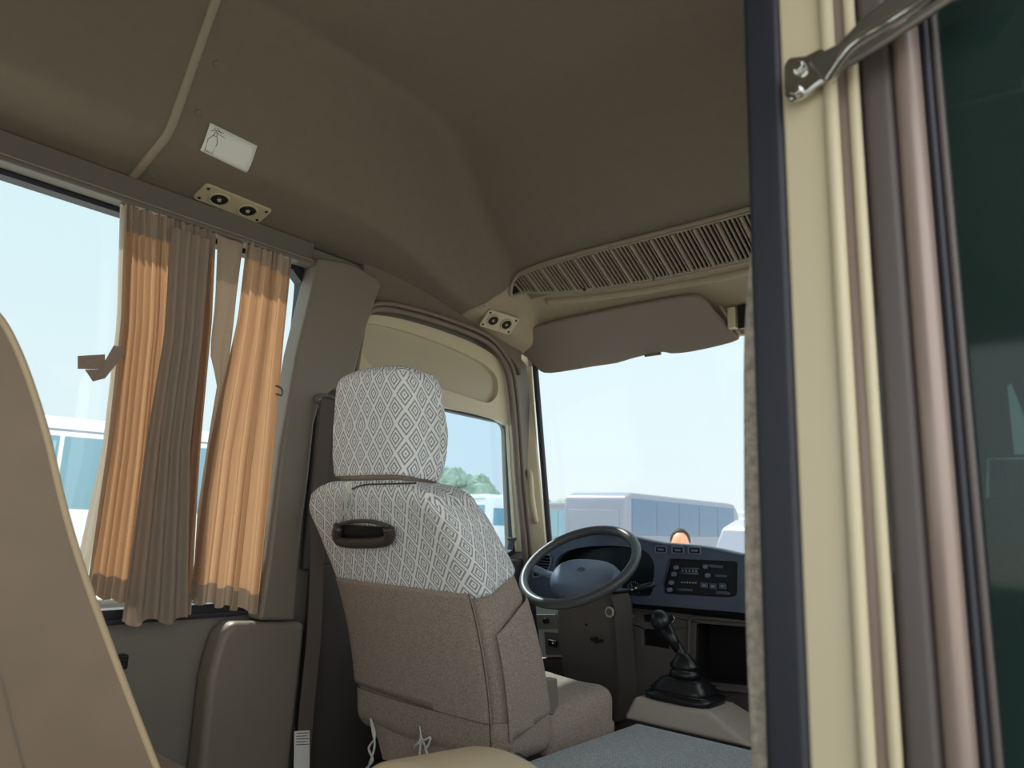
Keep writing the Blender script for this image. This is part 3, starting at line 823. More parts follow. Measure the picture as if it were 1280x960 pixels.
# grip handle on the rear
A_, B_, C_, D_ = [yb(q, .012) for q in ((420,655),(489,660),(488,683),(421,680))]
bm = bmesh.new(); tube(bm, smoothpath([yb(q, .027) for q in [(423,658),(421,672),(430,678),(455,679),(480,677),(487,670),(485,660)]], 4), .015, 12, flat=.8, upv=(0,1,0))
hd = link('grip_handle', bm, 'handle', seat, smooth=True)
bm = bmesh.new(); plate(bm, rounded([yb(q, .022) for q in [(421,655),(487,659),(487,681),(421,680)]], .01), (0,.03,0)); link('handle_recess', bm, 'black', hd, bevel=.003)
bm = bmesh.new(); tube(bm, smoothpath([yb(q, .026) for q in [(424,656),(440,652),(465,652),(486,658)]], 4), .005, 8); link('handle_rim', bm, 'handle', hd, smooth=True)
# cushion with cover
def cdef(p):
    t = (p.y+.18)/.36
    z = p.z + .03*t*(1 if p.z > 0 else 1) + .012*math.sin(p.x*22+p.y*9)*(1 if abs(p.z) < .09 else .3)
    fx = p.x*(1+.02*math.sin(p.y*18))
    if p.z < -.04: fx *= 1.02
    return Vector((fx, p.y + (.012 if p.z < 0 else 0), z))
bm = rbox((SX+.005,1.735,.345), (.265,.165,.105), .055, cdef, None, (1,1), 14, 5)
link('cushion', bm, 'seatfab', seat, smooth=True, recalc=False)
# cloth skirt hanging behind, ties
bm = bmesh.new(); pts = [onY(q, 1.36) for q in [(462,885),(560,905),(640,935),(600,965),(560,962),(478,950)]]; plate(bm, pts, (0,.01,0)); link('rear_skirt', bm, 'seatfab', seat, bevel=.003)
for pts in ([(463,898),(466,915),(468,935),(458,965)], [(463,898),(469,920),(461,935),(466,950),(458,960)], [(524,908),(525,925),(514,936),(525,928)], [(524,908),(528,925),(538,922),(533,935),(527,925)], [(526,925),(524,950)], [(528,925),(535,945)]):
    bm = bmesh.new(); tube(bm, smoothpath([onY(p, 1.33) for p in pts], 5), .003, 6); link('skirt_tie', bm, 'cord', seat, smooth=True)
# base: frame, rails, side recline cover and lever
bm = bmesh.new(); box(bm, (SX,1.60,.22), (.42,.48,.10)); box(bm, (SX,1.62,.07), (.32,.36,.14)); link('pedestal', bm, 'blackm', seat, bevel=.01)
bm = bmesh.new(); cyl(bm, (SX+.2,1.47,.27), (SX+.275,1.47,.27), .035); cyl(bm, (SX+.27,1.47,.27), (SX+.29,1.47,.27), .02); link('recline_knob', bm, 'black', seat, bevel=.004)
bm = bmesh.new(); P = [onX(q, SX+.27) for q in [(684,850),(697,848),(699,880),(692,895),(684,892)]]; plate(bm, P, (-.03,0,0)); link('side_guard', bm, 'trim', seat, bevel=.004)

bm = bmesh.new(); plate(bm, [(-.945,1.30,.76),(-.945,1.50,.76),(-.945,1.49,1.35),(-.945,1.30,1.35)], (-.02,0,0)); struct(link('trim_15', bm, 'doorpanel', bevel=.008))
# seat belt beside the pillar
bt = thing('seat_belt', 'brown seat belt webbing hanging down beside the wide pillar', 'seat belt', tuple(onX((372,960), -.84)))
P = [onX(q, -.85) for q in [(410,500),(404,560),(398,640),(396,720),(392,800),(384,880),(376,990)]]+[Vector((-.85,1.30,.15)), Vector((-.85,1.30,.0))]
bm = bmesh.new(); rows = []
for p in smoothpath(P, 4): rows.append([bm.verts.new(p+Vector((0,-.024,0))), bm.verts.new(p+Vector((0,.024,0)))])
for a, b in zip(rows, rows[1:]): bm.faces.new((a[0], a[1], b[1], b[0]))
link('webbing', bm, 'belt', bt, sol=.002)
bm = bmesh.new(); p = onX((408,500), -.865); tube(bm, [p+Vector((.012*math.cos(a),.03*math.cos(a),.014*math.sin(a))) for a in [2*PI*i/16 for i in range(16)]], .006, 8, True); link('belt_guide', bm, 'rail', bt, smooth=True)
tg = [onX(q, -.838) for q in [(368,914),(387,913),(387,985),(367,985)]]
bm = bmesh.new(); plate(bm, tg, (-.001,0,0)); lt = link('care_label', bm, 'paper', bt)
bm = bmesh.new()
for i, v in enumerate((.04,.09,.14,.19,.24)):
    a = quad4(tg, .12, v); b = quad4(tg, .9-.1*(i%2), v); tube(bm, [a+Vector((.0012,0,0)), b+Vector((.0012,0,0))], .0009, 4)
link('label_print', bm, 'ink', lt)

# ------------------------------------------------------------------ tan passenger seat (near left)
ps = thing('passenger_seat', 'tan leather passenger seat with pale piping, close on the left edge', 'seat', (-.5,.35,0))
edge = smoothpath([onX(q, -.31) for q in [(-60,372),(-30,378),(0,394),(22,430),(42,480),(62,545),(85,640),(110,722),(150,832),(200,962),(235,1050)]], 4)
zz = [p.z for p in edge]
def sidey(z):
    for a, b in zip(edge, edge[1:]):
        if (a.z-z)*(b.z-z) <= 0 and abs(a.z-b.z) > 1e-6 and a.y > -.1: 
            return a.y+(b.y-a.y)*(z-a.z)/(b.z-a.z)
    return edge[-1].y if z < edge[-1].z else edge[0].y
# side profile polygon: front edge from the photo, rear edge behind it
rear = [Vector((-.31, p.y-.27+.05*max(0,(p.z-.9)/.3), p.z)) for p in edge if p.y > .22][::-1]
prof = edge + [Vector((-.31, edge[-1].y-.27, edge[-1].z))] + rear
bm = bmesh.new(); plate(bm, prof, (-.50,0,0)); link('backrest', bm, 'leather', ps, bevel=.035, seg=6)
bm = bmesh.new(); tube(bm, [p+Vector((-.003,-.004,0)) for p in edge], .0065, 8); link('piping', bm, 'piping', ps, smooth=True)
bm = bmesh.new(); tube(bm, smoothpath([onX(q, -.309) for q in [(-20,800),(2,850),(14,900),(30,962)]], 5), .0012, 6); link('seam', bm, 'trim', ps, smooth=True)
bm = rbox((-.60,.60,.355), (.235,.17,.085), .05, lambda p: Vector((p.x,p.y,p.z+.02*p.y)), None, (1,1), 8, 4); link('cushion', bm, 'leather', ps, smooth=True)
bm = bmesh.new(); box(bm, (-.58,.50,.14), (.36,.36,.28)); link('base', bm, 'blackm', ps, bevel=.01)
# tan jump seat (front centre)
js = thing('folding_seat', 'low tan leather folding seat behind the grey engine cover', 'seat', (.02,1.0,0))
def jdef(p):
    t = 1-(p.x/.13)**2
    return Vector((p.x, p.y, p.z + (.025*t + .03*(p.y/.17) if p.z > 0 else 0)))
def jpt(q): return onZ(q, .49)
bm = rbox((.045,.985,.40), (.115,.13,.085), .05, lambda p: Vector((p.x + .25*p.y*1.0, p.y, p.z + (.030*(1-(p.x/.125)**2) if p.z > 0 else 0))), None, (1,1), 10, 5)
link('cushion', bm, 'leather2', js, smooth=True)
bm = bmesh.new(); tube(bm, smoothpath([onZ((628,958), .475), onZ((634,948), .482), onZ((646,941), .484), onZ((658,946), .475)], 5), .003, 6); link('piping', bm, 'handle', js, smooth=True)
bm = bmesh.new(); box(bm, (.045,.98,.30), (.16,.18,.08)); cyl(bm, (.045,.98,0), (.045,.98,.27), .03); box(bm, (.045,.98,.01), (.16,.16,.02)); link('base', bm, 'blackm', js, bevel=.004)

# ------------------------------------------------------------------ floor, engine cover mat, gear lever
bm = bmesh.new(); box(bm, (0,.35,-.03), (1.98,4.4,.06)); struct(link('floor', bm, 'floor'))
ec = thing('engine_cover', 'flat engine cover with a ribbed grey mat beside the driver seat', 'engine cover', (.2,1.5,0))
bm = bmesh.new(); box(bm, (.22,1.56,.17), (.78,.80,.34)); link('housing', bm, 'dashlow', ec, bevel=.01)
bm = bmesh.new(); box(bm, (.22,1.56,.35), (.80,.82,.02)); mt_ = link('mat', bm, 'mat', ec, bevel=.006)
bm = bmesh.new(); y = 1.17
while y < 1.95:
    box(bm, (.22,y,.3605), (.78,.003,.0014)); y += .011
link('mat_ribs', bm, 'mat', mt_)
gs = thing('gear_lever', 'black gear lever with ball knob and rubber boot on a grey console', 'gear lever', (-.04,2.06,.36))
gy = 2.06
c0 = [onZ(q, .385) for q in [(796,895),(812,880),(895,882),(918,902),(938,930),(880,925)]]
bm = bmesh.new()
lo = [(-.235,1.975,.36),(.17,1.975,.36),(.17,2.20,.36),(-.225,2.20,.36)]; hi = [(-.21,2.0,.425),(.03,2.0,.425),(.03,2.17,.425),(-.20,2.17,.425)]
A = [bm.verts.new(p) for p in lo]; B = [bm.verts.new(p) for p in hi]
bm.faces.new(A); bm.faces.new(B)
for i in range(4): bm.faces.new((A[i], A[(i+1)%4], B[(i+1)%4], B[i]))
link('console', bm, 'gbase', gs, bevel=.015, seg=4)
bc = Vector((-.085, 2.085, .43))
def boot(levels, name, m, n=32, e=4):
    bm = bmesh.new(); rings = []
    for (dx, dy, z, a, b) in levels:
        rg = []
        for i in range(n):
            t = 2*PI*i/n; c, s_ = math.cos(t), math.sin(t)
            rg.append(bm.verts.new(bc+Vector((dx+math.copysign(abs(c)**(2/e), c)*a, dy+math.copysign(abs(s_)**(2/e), s_)*b, z))))
        rings.append(rg)
    for A, B in zip(rings, rings[1:]):
        for i in range(n): bm.faces.new((A[i], A[(i+1)%n], B[(i+1)%n], B[i]))
    bm.faces.new(rings[0]); bm.faces.new(rings[-1][::-1])
    return link(name, bm, m, gs, smooth=True)
boot([(0,0,-.004,.108,.082),(0,0,.012,.108,.082),(0,0,.013,.090,.070),(0,0,.020,.090,.068),(0,0,.026,.096,.072),(0,0,.032,.082,.060),(0,0,.038,.084,.062),(0,0,.044,.070,.050),(0,0,.050,.072,.052),(0,0,.057,.056,.042)], 'rubber_boot', 'black')
boot([(.0,0,.055,.048,.040),(0,0,.075,.044,.036),(0,0,.080,.034,.03),(0,0,.085,.044,.036),(0,0,.092,.046,.036),(-.002,0,.112,.026,.022),(-.006,0,.125,.018,.016),(-.01,0,.127,.010,.01)], 'upper_boot', 'black', e=2.2)
kp = onY((826,776), 2.085)
bm = bmesh.new(); b0 = bc+Vector((-.006,0,.115)); tube(bm, smoothpath([b0, b0.lerp(kp,.35)+Vector((.002,0,.004)), b0.lerp(kp,.75)+Vector((.0,0,-.002)), kp], 6), [.0135-.0003*i for i in range(19)], 12); link('shaft', bm, 'black', gs, smooth=True)
bm = bmesh.new(); d = (kp-b0).normalized(); rot = d.to_track_quat('Z','Y').to_matrix()
ball(bm, kp, .031, (1,1,1.12), rot, 28); link('knob', bm, 'bezel', gs, smooth=True)
bm = bmesh.new(); tube(bm, [kp-d*.10, kp-d*.06, kp-d*.025], [.014,.018,.024], 16); link('knob_neck', bm, 'black', gs, smooth=True)

# ------------------------------------------------------------------ dashboard
dh = thing('dashboard', 'blue grey dashboard with instrument hood, radio console and lower panels', 'dashboard', (0,2.45,0))
YD = 2.30
top = [onY(q, YD) for q in [(657,722),(660,706),(668,694),(686,682),(712,672),(740,667),(770,668),(800,674),(830,680),(868,683),(900,688),(926,694)]]
ext_top = [Vector((.10,YD,.843)), Vector((.55,YD,.80)), Vector((.93,YD,.78))]
bot = [Vector((.93,YD,.64)), onY((928,766), YD), onY((880,762), YD), onY((820,757), YD), onY((780,754), YD), onY((700,752), YD), onY((660,745), YD)]
outer = top+ext_top+bot
cl = [onY(q, YD) for q in [(693,716),(694,704),(702,693),(722,685),(760,682),(798,686),(812,694),(818,708),(816,728),(812,745),(780,744),(740,744),(700,738)]]
cl = smoothpath(cl+[cl[0]], 2)[:-1]
rc = rounded([onY(q, YD) for q in [(836,698),(922,702),(921,745),(906,747),(828,742),(826,730)]], .012)
vo = [onY(q, YD) for q in [(667,712),(671,700),(680,694),(688,694),(689,704),(684,714),(674,721),(667,721)]]
def ud(pts): return [(p.x, p.z) for p in pts]
bm = bmesh.new(); holed(bm, ud(outer), [ud(cl), ud(rc), ud(smoothpath(vo+[vo[0]],3)[:-1])], lambda u, v, w: Vector((u, YD+w, v)), .03)
link('fascia', bm, 'dash', dh, bevel=.004)
# top pad running forward to the windscreen
bm = bmesh.new(); tp = smoothpath(top+ext_top, 2); rows = []
for p in tp: rows.append([bm.verts.new(p+Vector((0,dy,dz))) for dy, dz in ((.006,-.010),(0,-.003),(.004,.0),(.04,.002),(.12,-.012),(.20,-.04))])
for a, b in zip(rows, rows[1:]):
    for k in range(5): bm.faces.new((a[k], a[k+1], b[k+1], b[k]))
link('top_pad', bm, 'dash', dh, smooth=True, sol=.006)
# cluster recess
bm = bmesh.new()
A = [bm.verts.new(p+Vector((0,.02,0))) for p in cl]; cc_ = sum(cl, Vector())/len(cl)
B = [bm.verts.new(cc_.lerp(p,.93)+Vector((0,.075,0))) for p in cl]
for i in range(len(A)): bm.faces.new((A[i], A[(i+1)%len(A)], B[(i+1)%len(B)], B[i]))
bm.faces.new(B); icl = link('instrument_cluster', bm, 'bezel', dh)
for (px, py, r) in ((765,733,.042),(792,736,.028),(740,730,.042)):
    bm = bmesh.new(); c = onY((px,py), YD+.072)
    for k in range(13):
        a = PI*(1.15-1.3*k/12); u = Vector((math.cos(a),0,math.sin(a)))
        tube(bm, [c+u*r*.8, c+u*r], .0009, 4)
    u = Vector((math.cos(2.2),0,math.sin(2.2))); tube(bm, [c, c+u*r*.75], .0012, 4)
    link('dial_marks', bm, 'paper', icl)
# side demister outlet
vo2 = smoothpath(vo+[vo[0]],3)[:-1]
bm = bmesh.new(); plate(bm, [p+Vector((0,.028,0)) for p in vo2], (0,.004,0)); vb = link('side_outlet', bm, 'blackm', dh)
bm = bmesh.new(); vz0 = min(p.z for p in vo); vz1 = max(p.z for p in vo); vx0 = min(p.x for p in vo); vx1 = max(p.x for p in vo)
for k in range(7):
    z = vz0+(vz1-vz0)*(k+.7)/8; box(bm, ((vx0+vx1)/2+.006*(k-3), YD+.012, z), ((vx1-vx0)*(.95-.04*abs(k-3)), .016, .003))
link('outlet_vanes', bm, 'dash', vb)
bm = bmesh.new(); tube(bm, [p+Vector((0,-.002,0)) for p in vo2], .004, 8, True); link('outlet_rim', bm, 'hub', vb, smooth=True)
# radio / heater console
bm = bmesh.new()
plate(bm, [p+Vector((0,.024,0)) for p in rc], (0,.006,0)); cons = link('heater_console', bm, 'bezel', dh)
def cp(u, v, d=0): 
    c4 = [onY(q, YD+.022) for q in [(836,700),(921,703),(920,745),(829,741)]]; return quad4(c4, u, v)+Vector((0,-d,0))
ctl = [(.15,.22),(.13,.42),(.11,.68),(.10,.9)]
for (u, v) in ctl + [(.58,.16),(.62,.42)]:
    bm = bmesh.new(); cyl(bm, cp(u,v), cp(u,v,.016), .0085, .007, 16); link('control_knob', bm, 'hub', cons, bevel=.001)
for (u0, u1, v) in ((.2,.48,.24),(.2,.48,.38),(.2,.42,.88)):
    bm = bmesh.new(); tube(bm, [cp(u0,v,.003), cp(u1,v,.003)], .0045, 6); link('slider', bm, 'dash', cons, smooth=True)
for (u, v, w_, h_) in ((.58,.72,.026,.018),(.70,.74,.026,.018),(.83,.72,.026,.018),(.84,.92,.05,.010),(.72,.14,.05,.010),(.80,.42,.04,.008)):
    bm = bmesh.new(); box(bm, cp(u,v,.004), (w_,.006,h_)); link('push_button', bm, 'dash', cons, bevel=.001)
for v, us in ((.66,(.25,.29,.33,.37,.41,.45)), (.31,(.24,.29,.34,.39,.44))):
    bm = bmesh.new()
    for u in us: box(bm, cp(u,v,.002), (.005,.002,.004))
    link('scale_marks', bm, 'switch', cons)
for (u, v) in ((.58,.72),(.70,.74),(.83,.72)):
    bm = bmesh.new(); box(bm, cp(u,v,.0075), (.010,.002,.003)); link('button_mark', bm, 'switch', cons)
# three square switches on the brow
for i, px in enumerate((826,847,868)):
    p = onY((px, 687.0+i*.6), YD-.004); bm = bmesh.new()
    w, h = .044, .022
    tube(bm, rounded([p+Vector((-w/2,0,-h/2)), p+Vector((w/2,0,-h/2)), p+Vector((w/2,0,h/2)), p+Vector((-w/2,0,h/2))], .005), .0026, 6, True)
    b_ = link('brow_switch', bm, 'hub', dh, smooth=True)
    bm = bmesh.new(); box(bm, p+Vector((0,.002,0)), (w*.9,.004,h*.8)); link('switch_recess', bm, 'bezel', b_)
    bm = bmesh.new(); box(bm, p+Vector((0,-.001,0)), (w*.5,.004,h*.34)); link('switch_cap', bm, 'hub', b_, bevel=.001)
# lower panel
YL = 2.335
low = [onY(q, YL) for q in [(690,742),(780,752),(926,764)]] + [Vector((.93,YL,.66)), Vector((.93,YL,.02)), Vector((-.80,YL,.02)), onY((680,900), YL)]
sc = rounded([onY(q, YL) for q in [(871,779),(960,786),(960,860),(869,850)]], .012)
s2 = rounded([onY(q, YL) for q in [(803,786),(835,788),(836,811),(803,807)]], .005)
bm = bmesh.new(); holed(bm, ud(low), [ud(sc), ud(s2)], lambda u, v, w: Vector((u, YL+w, v)), .02); link('lower_panel', bm, 'dashlow', dh, bevel=.003)
bm = bmesh.new(); plate(bm, [p+Vector((0,.10,0)) for p in sc], (0,.005,0))
A = [bm.verts.new(p) for p in sc]; B = [bm.verts.new(p+Vector((0,.1,0))) for p in sc]
for i in range(len(A)): bm.faces.new((A[i], A[(i+1)%len(A)], B[(i+1)%len(B)], B[i]))
gb = link('storage_bay', bm, 'blackm', dh)
bm = bmesh.new(); tube(bm, rounded([onY(q, YL-.004) for q in [(862,771),(966,780),(966,868),(860,858)]], .02, 6), .008, 8, True, flat=.8); link('bay_frame', bm, 'gbase' if False else 'dashlow', gb, smooth=True)
bm = bmesh.new(); plate(bm, [p+Vector((0,.03,0)) for p in s2], (0,.005,0)); tb = link('ashtray_slot', bm, 'black', dh)
bm = bmesh.new(); c = onY((806,799), YL+.01); plate(bm, rounded([onY(q, YL+.015) for q in [(804,788),(834,790),(834,799),(804,796)]], .003), (0,.01,0)); link('slot_flap', bm, 'bezel', tb)
bm = bmesh.new(); c = onY((839,773), YL); tube(bm, [c+Vector((.014*math.cos(a),-.004,.014*math.sin(a))) for a in [2*PI*i/24 for i in range(24)]], .0025, 8, True); li = link('lighter_ring', bm, 'chrome', dh, smooth=True)
bm = bmesh.new(); cyl(bm, c+Vector((0,-.004,0)), c+Vector((0,.005,0)), .012); link('lighter_knob', bm, 'black', li)
bm = bmesh.new(); plate(bm, rounded([onY(q, YL-.003) for q in [(804,768),(826,768),(822,778),(806,777)]], .003), (0,.008,0)); link('blank_switch', bm, 'black', dh, bevel=.001)
bm = bmesh.new(); tube(bm, smoothpath([onY(q, YL-.002) for q in [(770,764),(791,768),(786,778),(775,777)]], 4), .0025, 6); link('trim_line', bm, 'gbase', dh, smooth=True)
# coin tray lip under upper dash
bm = bmesh.new(); plate(bm, [Vector((-.86,YD+.005,.665)), Vector((-.86,YD+.06,.655)), Vector((-.86,YD+.06,.63)), Vector((-.86,YD+.02,.645))], (1.75,0,0)); link('dash_underside', bm, 'blackm', dh, bevel=.004)

# left switch tower (silver) behind wheel
sp_ = [onY(q, 2.20) for q in [(668,748),(697,750),(703,800),(716,850),(672,852)]]
tw = thing('switch_panel', 'narrow silver switch panel left of the steering column', 'switch panel', tuple(sp_[-1]))
bm = bmesh.new(); plate(bm, sp_[:3]+[onY((706,822), 2.20), onY((676,822), 2.20)], (0,.04,0)); link('face_plate', bm, 'switch', tw, bevel=.005)
bm = bmesh.new(); plate(bm, [onY(q, 2.19) for q in [(670,768),(694,768),(698,786),(672,786)]], (0,.02,0)); a_ = link('dial_recess', bm, 'panel', tw, bevel=.002)
bm = bmesh.new(); p = onY((684,776), 2.185); cyl(bm, p, p+Vector((0,-.016,0)), .010); link('dial', bm, 'black', a_, bevel=.002)
bm = bmesh.new(); plate(bm, [onY(q, 2.19) for q in [(680,790),(701,792),(706,818),(682,818)]], (0,.02,0)); a_ = link('rocker_frame', bm, 'dashlow', tw, bevel=.002)
bm = bmesh.new(); p = onY((691,804), 2.185); box(bm, p, (.036,.012,.022)); link('rocker_switch', bm, 'black', a_, bevel=.002)
bm = bmesh.new(); p = onY((691,804), 2.177); box(bm, p, (.006,.002,.007)); link('rocker_mark', bm, 'paper', a_)
bm = bmesh.new(); plate(bm, [onY(q, 2.20) for q in [(676,823),(706,823),(722,880),(740,990),(676,990)]], (0,.08,0)); link('lower_tower', bm, 'doorpanel', tw, bevel=.006)

# ------------------------------------------------------------------ steering wheel
WC = onX((724,706), -.475); tilt = math.radians(36)
wn = Vector((0,-math.sin(tilt),math.cos(tilt))); wu = Vector((1,0,0)); wv = wn.cross(wu)
sw = thing('steering_wheel', 'large dark steering wheel with grey oval hub in front of the dashboard', 'steering wheel', tuple(WC))
def wp3(r, a, h=0): return WC + wu*r*math.cos(a) + wv*r*math.sin(a) + wn*h
bm = bmesh.new(); NR = 96; WR = .203
tube(bm, [wp3(WR, 2*PI*i/NR) for i in range(NR)], .0165, 16, True); rim = link('rim', bm, 'wheel', sw, smooth=True)
bm = bmesh.new()
for i in range(64):
    a = 2*PI*i/64; 
    if math.sin(a) > .1: ball(bm, wp3(WR-.010, a, -.005), .0068, n=8)
link('finger_grips', bm, 'wheel', rim, smooth=True)
def hubmesh(z0, z1, a0, b0, a1, b1, cy=0):
    global WC
    bm = bmesh.new(); rs = []
    for k in range(9):
        t = k/8; a = a0+(a1-a0)*(1-math.sqrt(max(0,1-t*t))); b = b0+(b1-b0)*(1-math.sqrt(max(0,1-t*t))); h = z0+(z1-z0)*t
        rs.append([bm.verts.new(WC + wu*a*math.copysign(abs(math.cos(q))**.75, math.cos(q)) + wv*(cy+b*math.copysign(abs(math.sin(q))**.75, math.sin(q))) + wn*h) for q in [2*PI*i/40 for i in range(40)]])
    for A, B in zip(rs, rs[1:]):
        for i in range(40): bm.faces.new((A[i], A[(i+1)%40], B[(i+1)%40], B[i]))
    bm.faces.new(rs[0]); bm.faces.new(rs[-1][::-1]); return bm
hb = link('hub', hubmesh(-.085, -.020, .135, .085, .10, .050), 'hub', sw, smooth=True)
bm = bmesh.new()
tube(bm, [WC+wu*.016*math.cos(a)+wv*.010*math.sin(a)+wn*-.019 for a in [2*PI*i/28 for i in range(28)]], .0012, 6, True)
tube(bm, [WC+wu*.006*math.cos(a)+wv*.009*math.sin(a)+wn*-.019 for a in [2*PI*i/20 for i in range(20)]], .001, 6, True)
tube(bm, [WC+wu*.013*math.cos(a)+wv*(.005+.004*math.sin(a))+wn*-.019 for a in [2*PI*i/20 for i in range(20)]], .001, 6, True)
link('hub_emblem', bm, 'steel', hb, smooth=True)
for s in (-1, 1):
    bm = bmesh.new(); a0 = WC+wu*s*.11-wn*.055-wv*.01; a1 = wp3(WR, -.12 if s > 0 else PI+.12, -.004)
    tube(bm, smoothpath([a0, a0.lerp(a1,.5)-wn*.004, a1], 5), .016, 10, flat=.6, upv=tuple(wn)); link('spoke', bm, 'hub', sw, smooth=True)
bm = bmesh.new(); p0 = WC-wn*.04; 
cyl(bm, WC-wn*.16, WC-wn*.08, .055, .07, 28); link('column_collar', bm, 'blackm', sw, smooth=True)
# column shroud: tapered box reaching the lower dash
cs_ = thing('steering_column', 'brown grey steering column shroud with ignition lock under the wheel', 'steering column', (WC.x,2.25,.35))
bm = bmesh.new()
U = [onY(q, y_) for q, y_ in (((694,742),2.05),((762,736),2.05),((766,760),2.10),((776,860),2.22),((772,905),2.26),((722,905),2.26),((704,850),2.2),((698,790),2.1))]
plate(bm, U, (0,.12,0)); cl_ = link('shroud', bm, 'dashlow', cs_, bevel=.016, seg=4)
bm = bmesh.new(); p = onY((763,765), 2.085)
tube(bm, [p+Vector((.014*math.cos(a),-.006,.014*math.sin(a))) for a in [2*PI*i/24 for i in range(24)]], .0035, 8, True); ig = link('ignition_ring', bm, 'gbase', cs_, smooth=True)
bm = bmesh.new(); cyl(bm, p+Vector((0,.02,0)), p+Vector((0,-.008,0)), .0125); box(bm, p+Vector((0,-.010,0)), (.003,.006,.014)); link('ignition_lock', bm, 'steel', ig)
for q in ((735,780),(742,799),(747,802),(706,786)):
    bm = bmesh.new(); p = onY(q, 2.105); 
    cyl(bm, p+Vector((0,-.012,0)), p+Vector((0,.03,0)), .0055, n=14); link('screw_hole', bm, 'blackm', cs_)
bm = bmesh.new()
s0 = onY((752,744), 2.10); s1 = onY((785,738), 2.06); s2_ = onY((817,731), 2.03)
tube(bm, [s0, s0.lerp(s1,.6), s1, s1.lerp(s2_,.5), s2_], [.005,.006,.008,.0095,.0085], 12); stk = link('indicator_stalk', bm, 'black', cs_, smooth=True)
bm = bmesh.new()
for q in ((795,735),(803,733),(790,737)): box(bm, onY(q, 2.035), (.006,.002,.003))
link('stalk_marks', bm, 'paper', stk)

# ------------------------------------------------------------------ open entrance door leaf and jamb at the right
dj = struct(link('door_2', plate(bmesh.new(), [(.737,.75,-.02),(.790,.75,-.02),(.790,.75,2.0),(.737,.75,2.0)], (0,.035,0)), 'cream', bevel=.006))
def vbar(name, m, xs, ys, zz=(-.02,2.0), r=.004, seg=3, parent=dj):
    bm = bmesh.new(); plate(bm, [(xs[0],ys[0],zz[0]),(xs[1],ys[0],zz[0]),(xs[1],ys[1],zz[0]),(xs[0],ys[1],zz[0])], (0,0,zz[1]-zz[0]))
    return link(name, bm, m, parent, bevel=r, seg=seg)
vbar('rubber_seal', 'rubber', (.696,.739), (.747,.80), r=.008)
bm = bmesh.new(); cyl(bm, (.791,.748,-.02), (.791,.748,2.0), .0075, n=20); link('edge_bead', bm, 'cream', dj, smooth=True)
bm = bmesh.new(); cyl(bm, (.812,.757,-.02), (.812,.757,2.0), .006, n=20); link('edge_bead', bm, 'cream', dj, smooth=True)
vbar('channel', 'pinkstrip', (.788,.816), (.758,.78))
vbar('leaf_stile', 'doorgrey', (.817,.850), (.762,.80), r=.01)
bm = bmesh.new(); cyl(bm, (.862,.768,-.02), (.862,.768,2.0), .013, n=24); link('leaf_tube', bm, 'pinkstrip', dj, smooth=True)
vbar('glass_gasket', 'rubber', (.876,.884), (.765,.79), r=.004)
bm = bmesh.new(); cyl(bm, (.888,.772,-.02), (.888,.772,2.0), .004, n=16); link('gasket_bead', bm, 'doorgrey', dj, smooth=True)
bm = bmesh.new(); box(bm, (1.12,.782,1.0), (.47,.006,2.0)); gp = link('tinted_pane', bm, 'tint', dj)
# beige fuzzy edge trim left of the seal
bm = bmesh.new(); ed = [onY(q, .80) for q in [(938,296),(934,330),(930,380),(927,440),(927,560),(928,700),(930,800),(934,900),(939,1000)]]
pl = smoothpath(ed, 3)+[Vector((.705,.80,ed[-1].z)), Vector((.705,.80,ed[0].z+.03))]
plate(bm, pl, (0,.03,0)); tag(link('edge_drape', bm, 'fuzzy', bevel=.008, seg=4), 'beige fuzzy fabric edge hanging beside the black door seal', 'fabric trim')
# black sheet added behind the pane, its holes drawing the bright reflections
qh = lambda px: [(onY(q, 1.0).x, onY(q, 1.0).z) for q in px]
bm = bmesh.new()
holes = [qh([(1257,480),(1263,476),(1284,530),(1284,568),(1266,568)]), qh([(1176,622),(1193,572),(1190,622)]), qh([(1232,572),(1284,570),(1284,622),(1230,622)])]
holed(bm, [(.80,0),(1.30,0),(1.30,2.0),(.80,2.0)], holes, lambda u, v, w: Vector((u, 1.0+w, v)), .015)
struct(link('wall_or_backing_right', bm, 'blackm'))
ps_ = [onY(q, 1.05) for q in [(1236,574),(1290,574),(1290,630),(1236,630)]]  # drape added here to stand in for a curtain reflected in the pane
bm = bmesh.new(); rows = []
for i in range(41):
    u = i/40; rows.append([bm.verts.new(quad4(ps_, u, v)+Vector((0,.006*math.sin(u*40),0))) for v in (0,.5,1)])
for a, b in zip(rows, rows[1:]):
    for k in range(2): bm.faces.new((a[k], a[k+1], b[k+1], b[k]))
tag(link('reflection_drape', bm, 'lining', smooth=True), 'short brown pleated drape set behind the dark green door glass as its reflection', 'curtain')
# chrome grab arm with flange
ga = thing('door_arm', 'chrome door arm bolted to the cream door frame, rising to the upper right', 'door arm', tuple(onY((1005,100), .74)))
c = onY((1004,100), .742); bm = bmesh.new()
pl = [onY(q, .742) for q in [(983,86),(990,76),(1010,74),(1030,64),(1046,76),(1042,100),(1024,112),(1010,124),(992,132),(984,122)]]
plate(bm, pl, (0,-.010,0)); link('flange', bm, 'chrome', ga, bevel=.004)
for q in ((1000,86),(997,116)):
    bm = bmesh.new(); p = onY(q, .731); cyl(bm, p, p+Vector((0,-.008,0)), .0075, .006, 6); link('bolt', bm, 'chrome', ga, bevel=.001)
bm = bmesh.new(); p0 = onY((1036,100), .722); p1 = onY((1066,58), .70); p2 = onY((1110,30), .69); p3 = onY((1150,4), .68); p4 = onY((1240,-60), .66)
tube(bm, smoothpath([p0, p1, p2, p3, p4], 6), .0062, 12); link('chrome_rod', bm, 'chrome', ga, smooth=True)
bm = bmesh.new(); r0 = onY((1012,88), .735); 
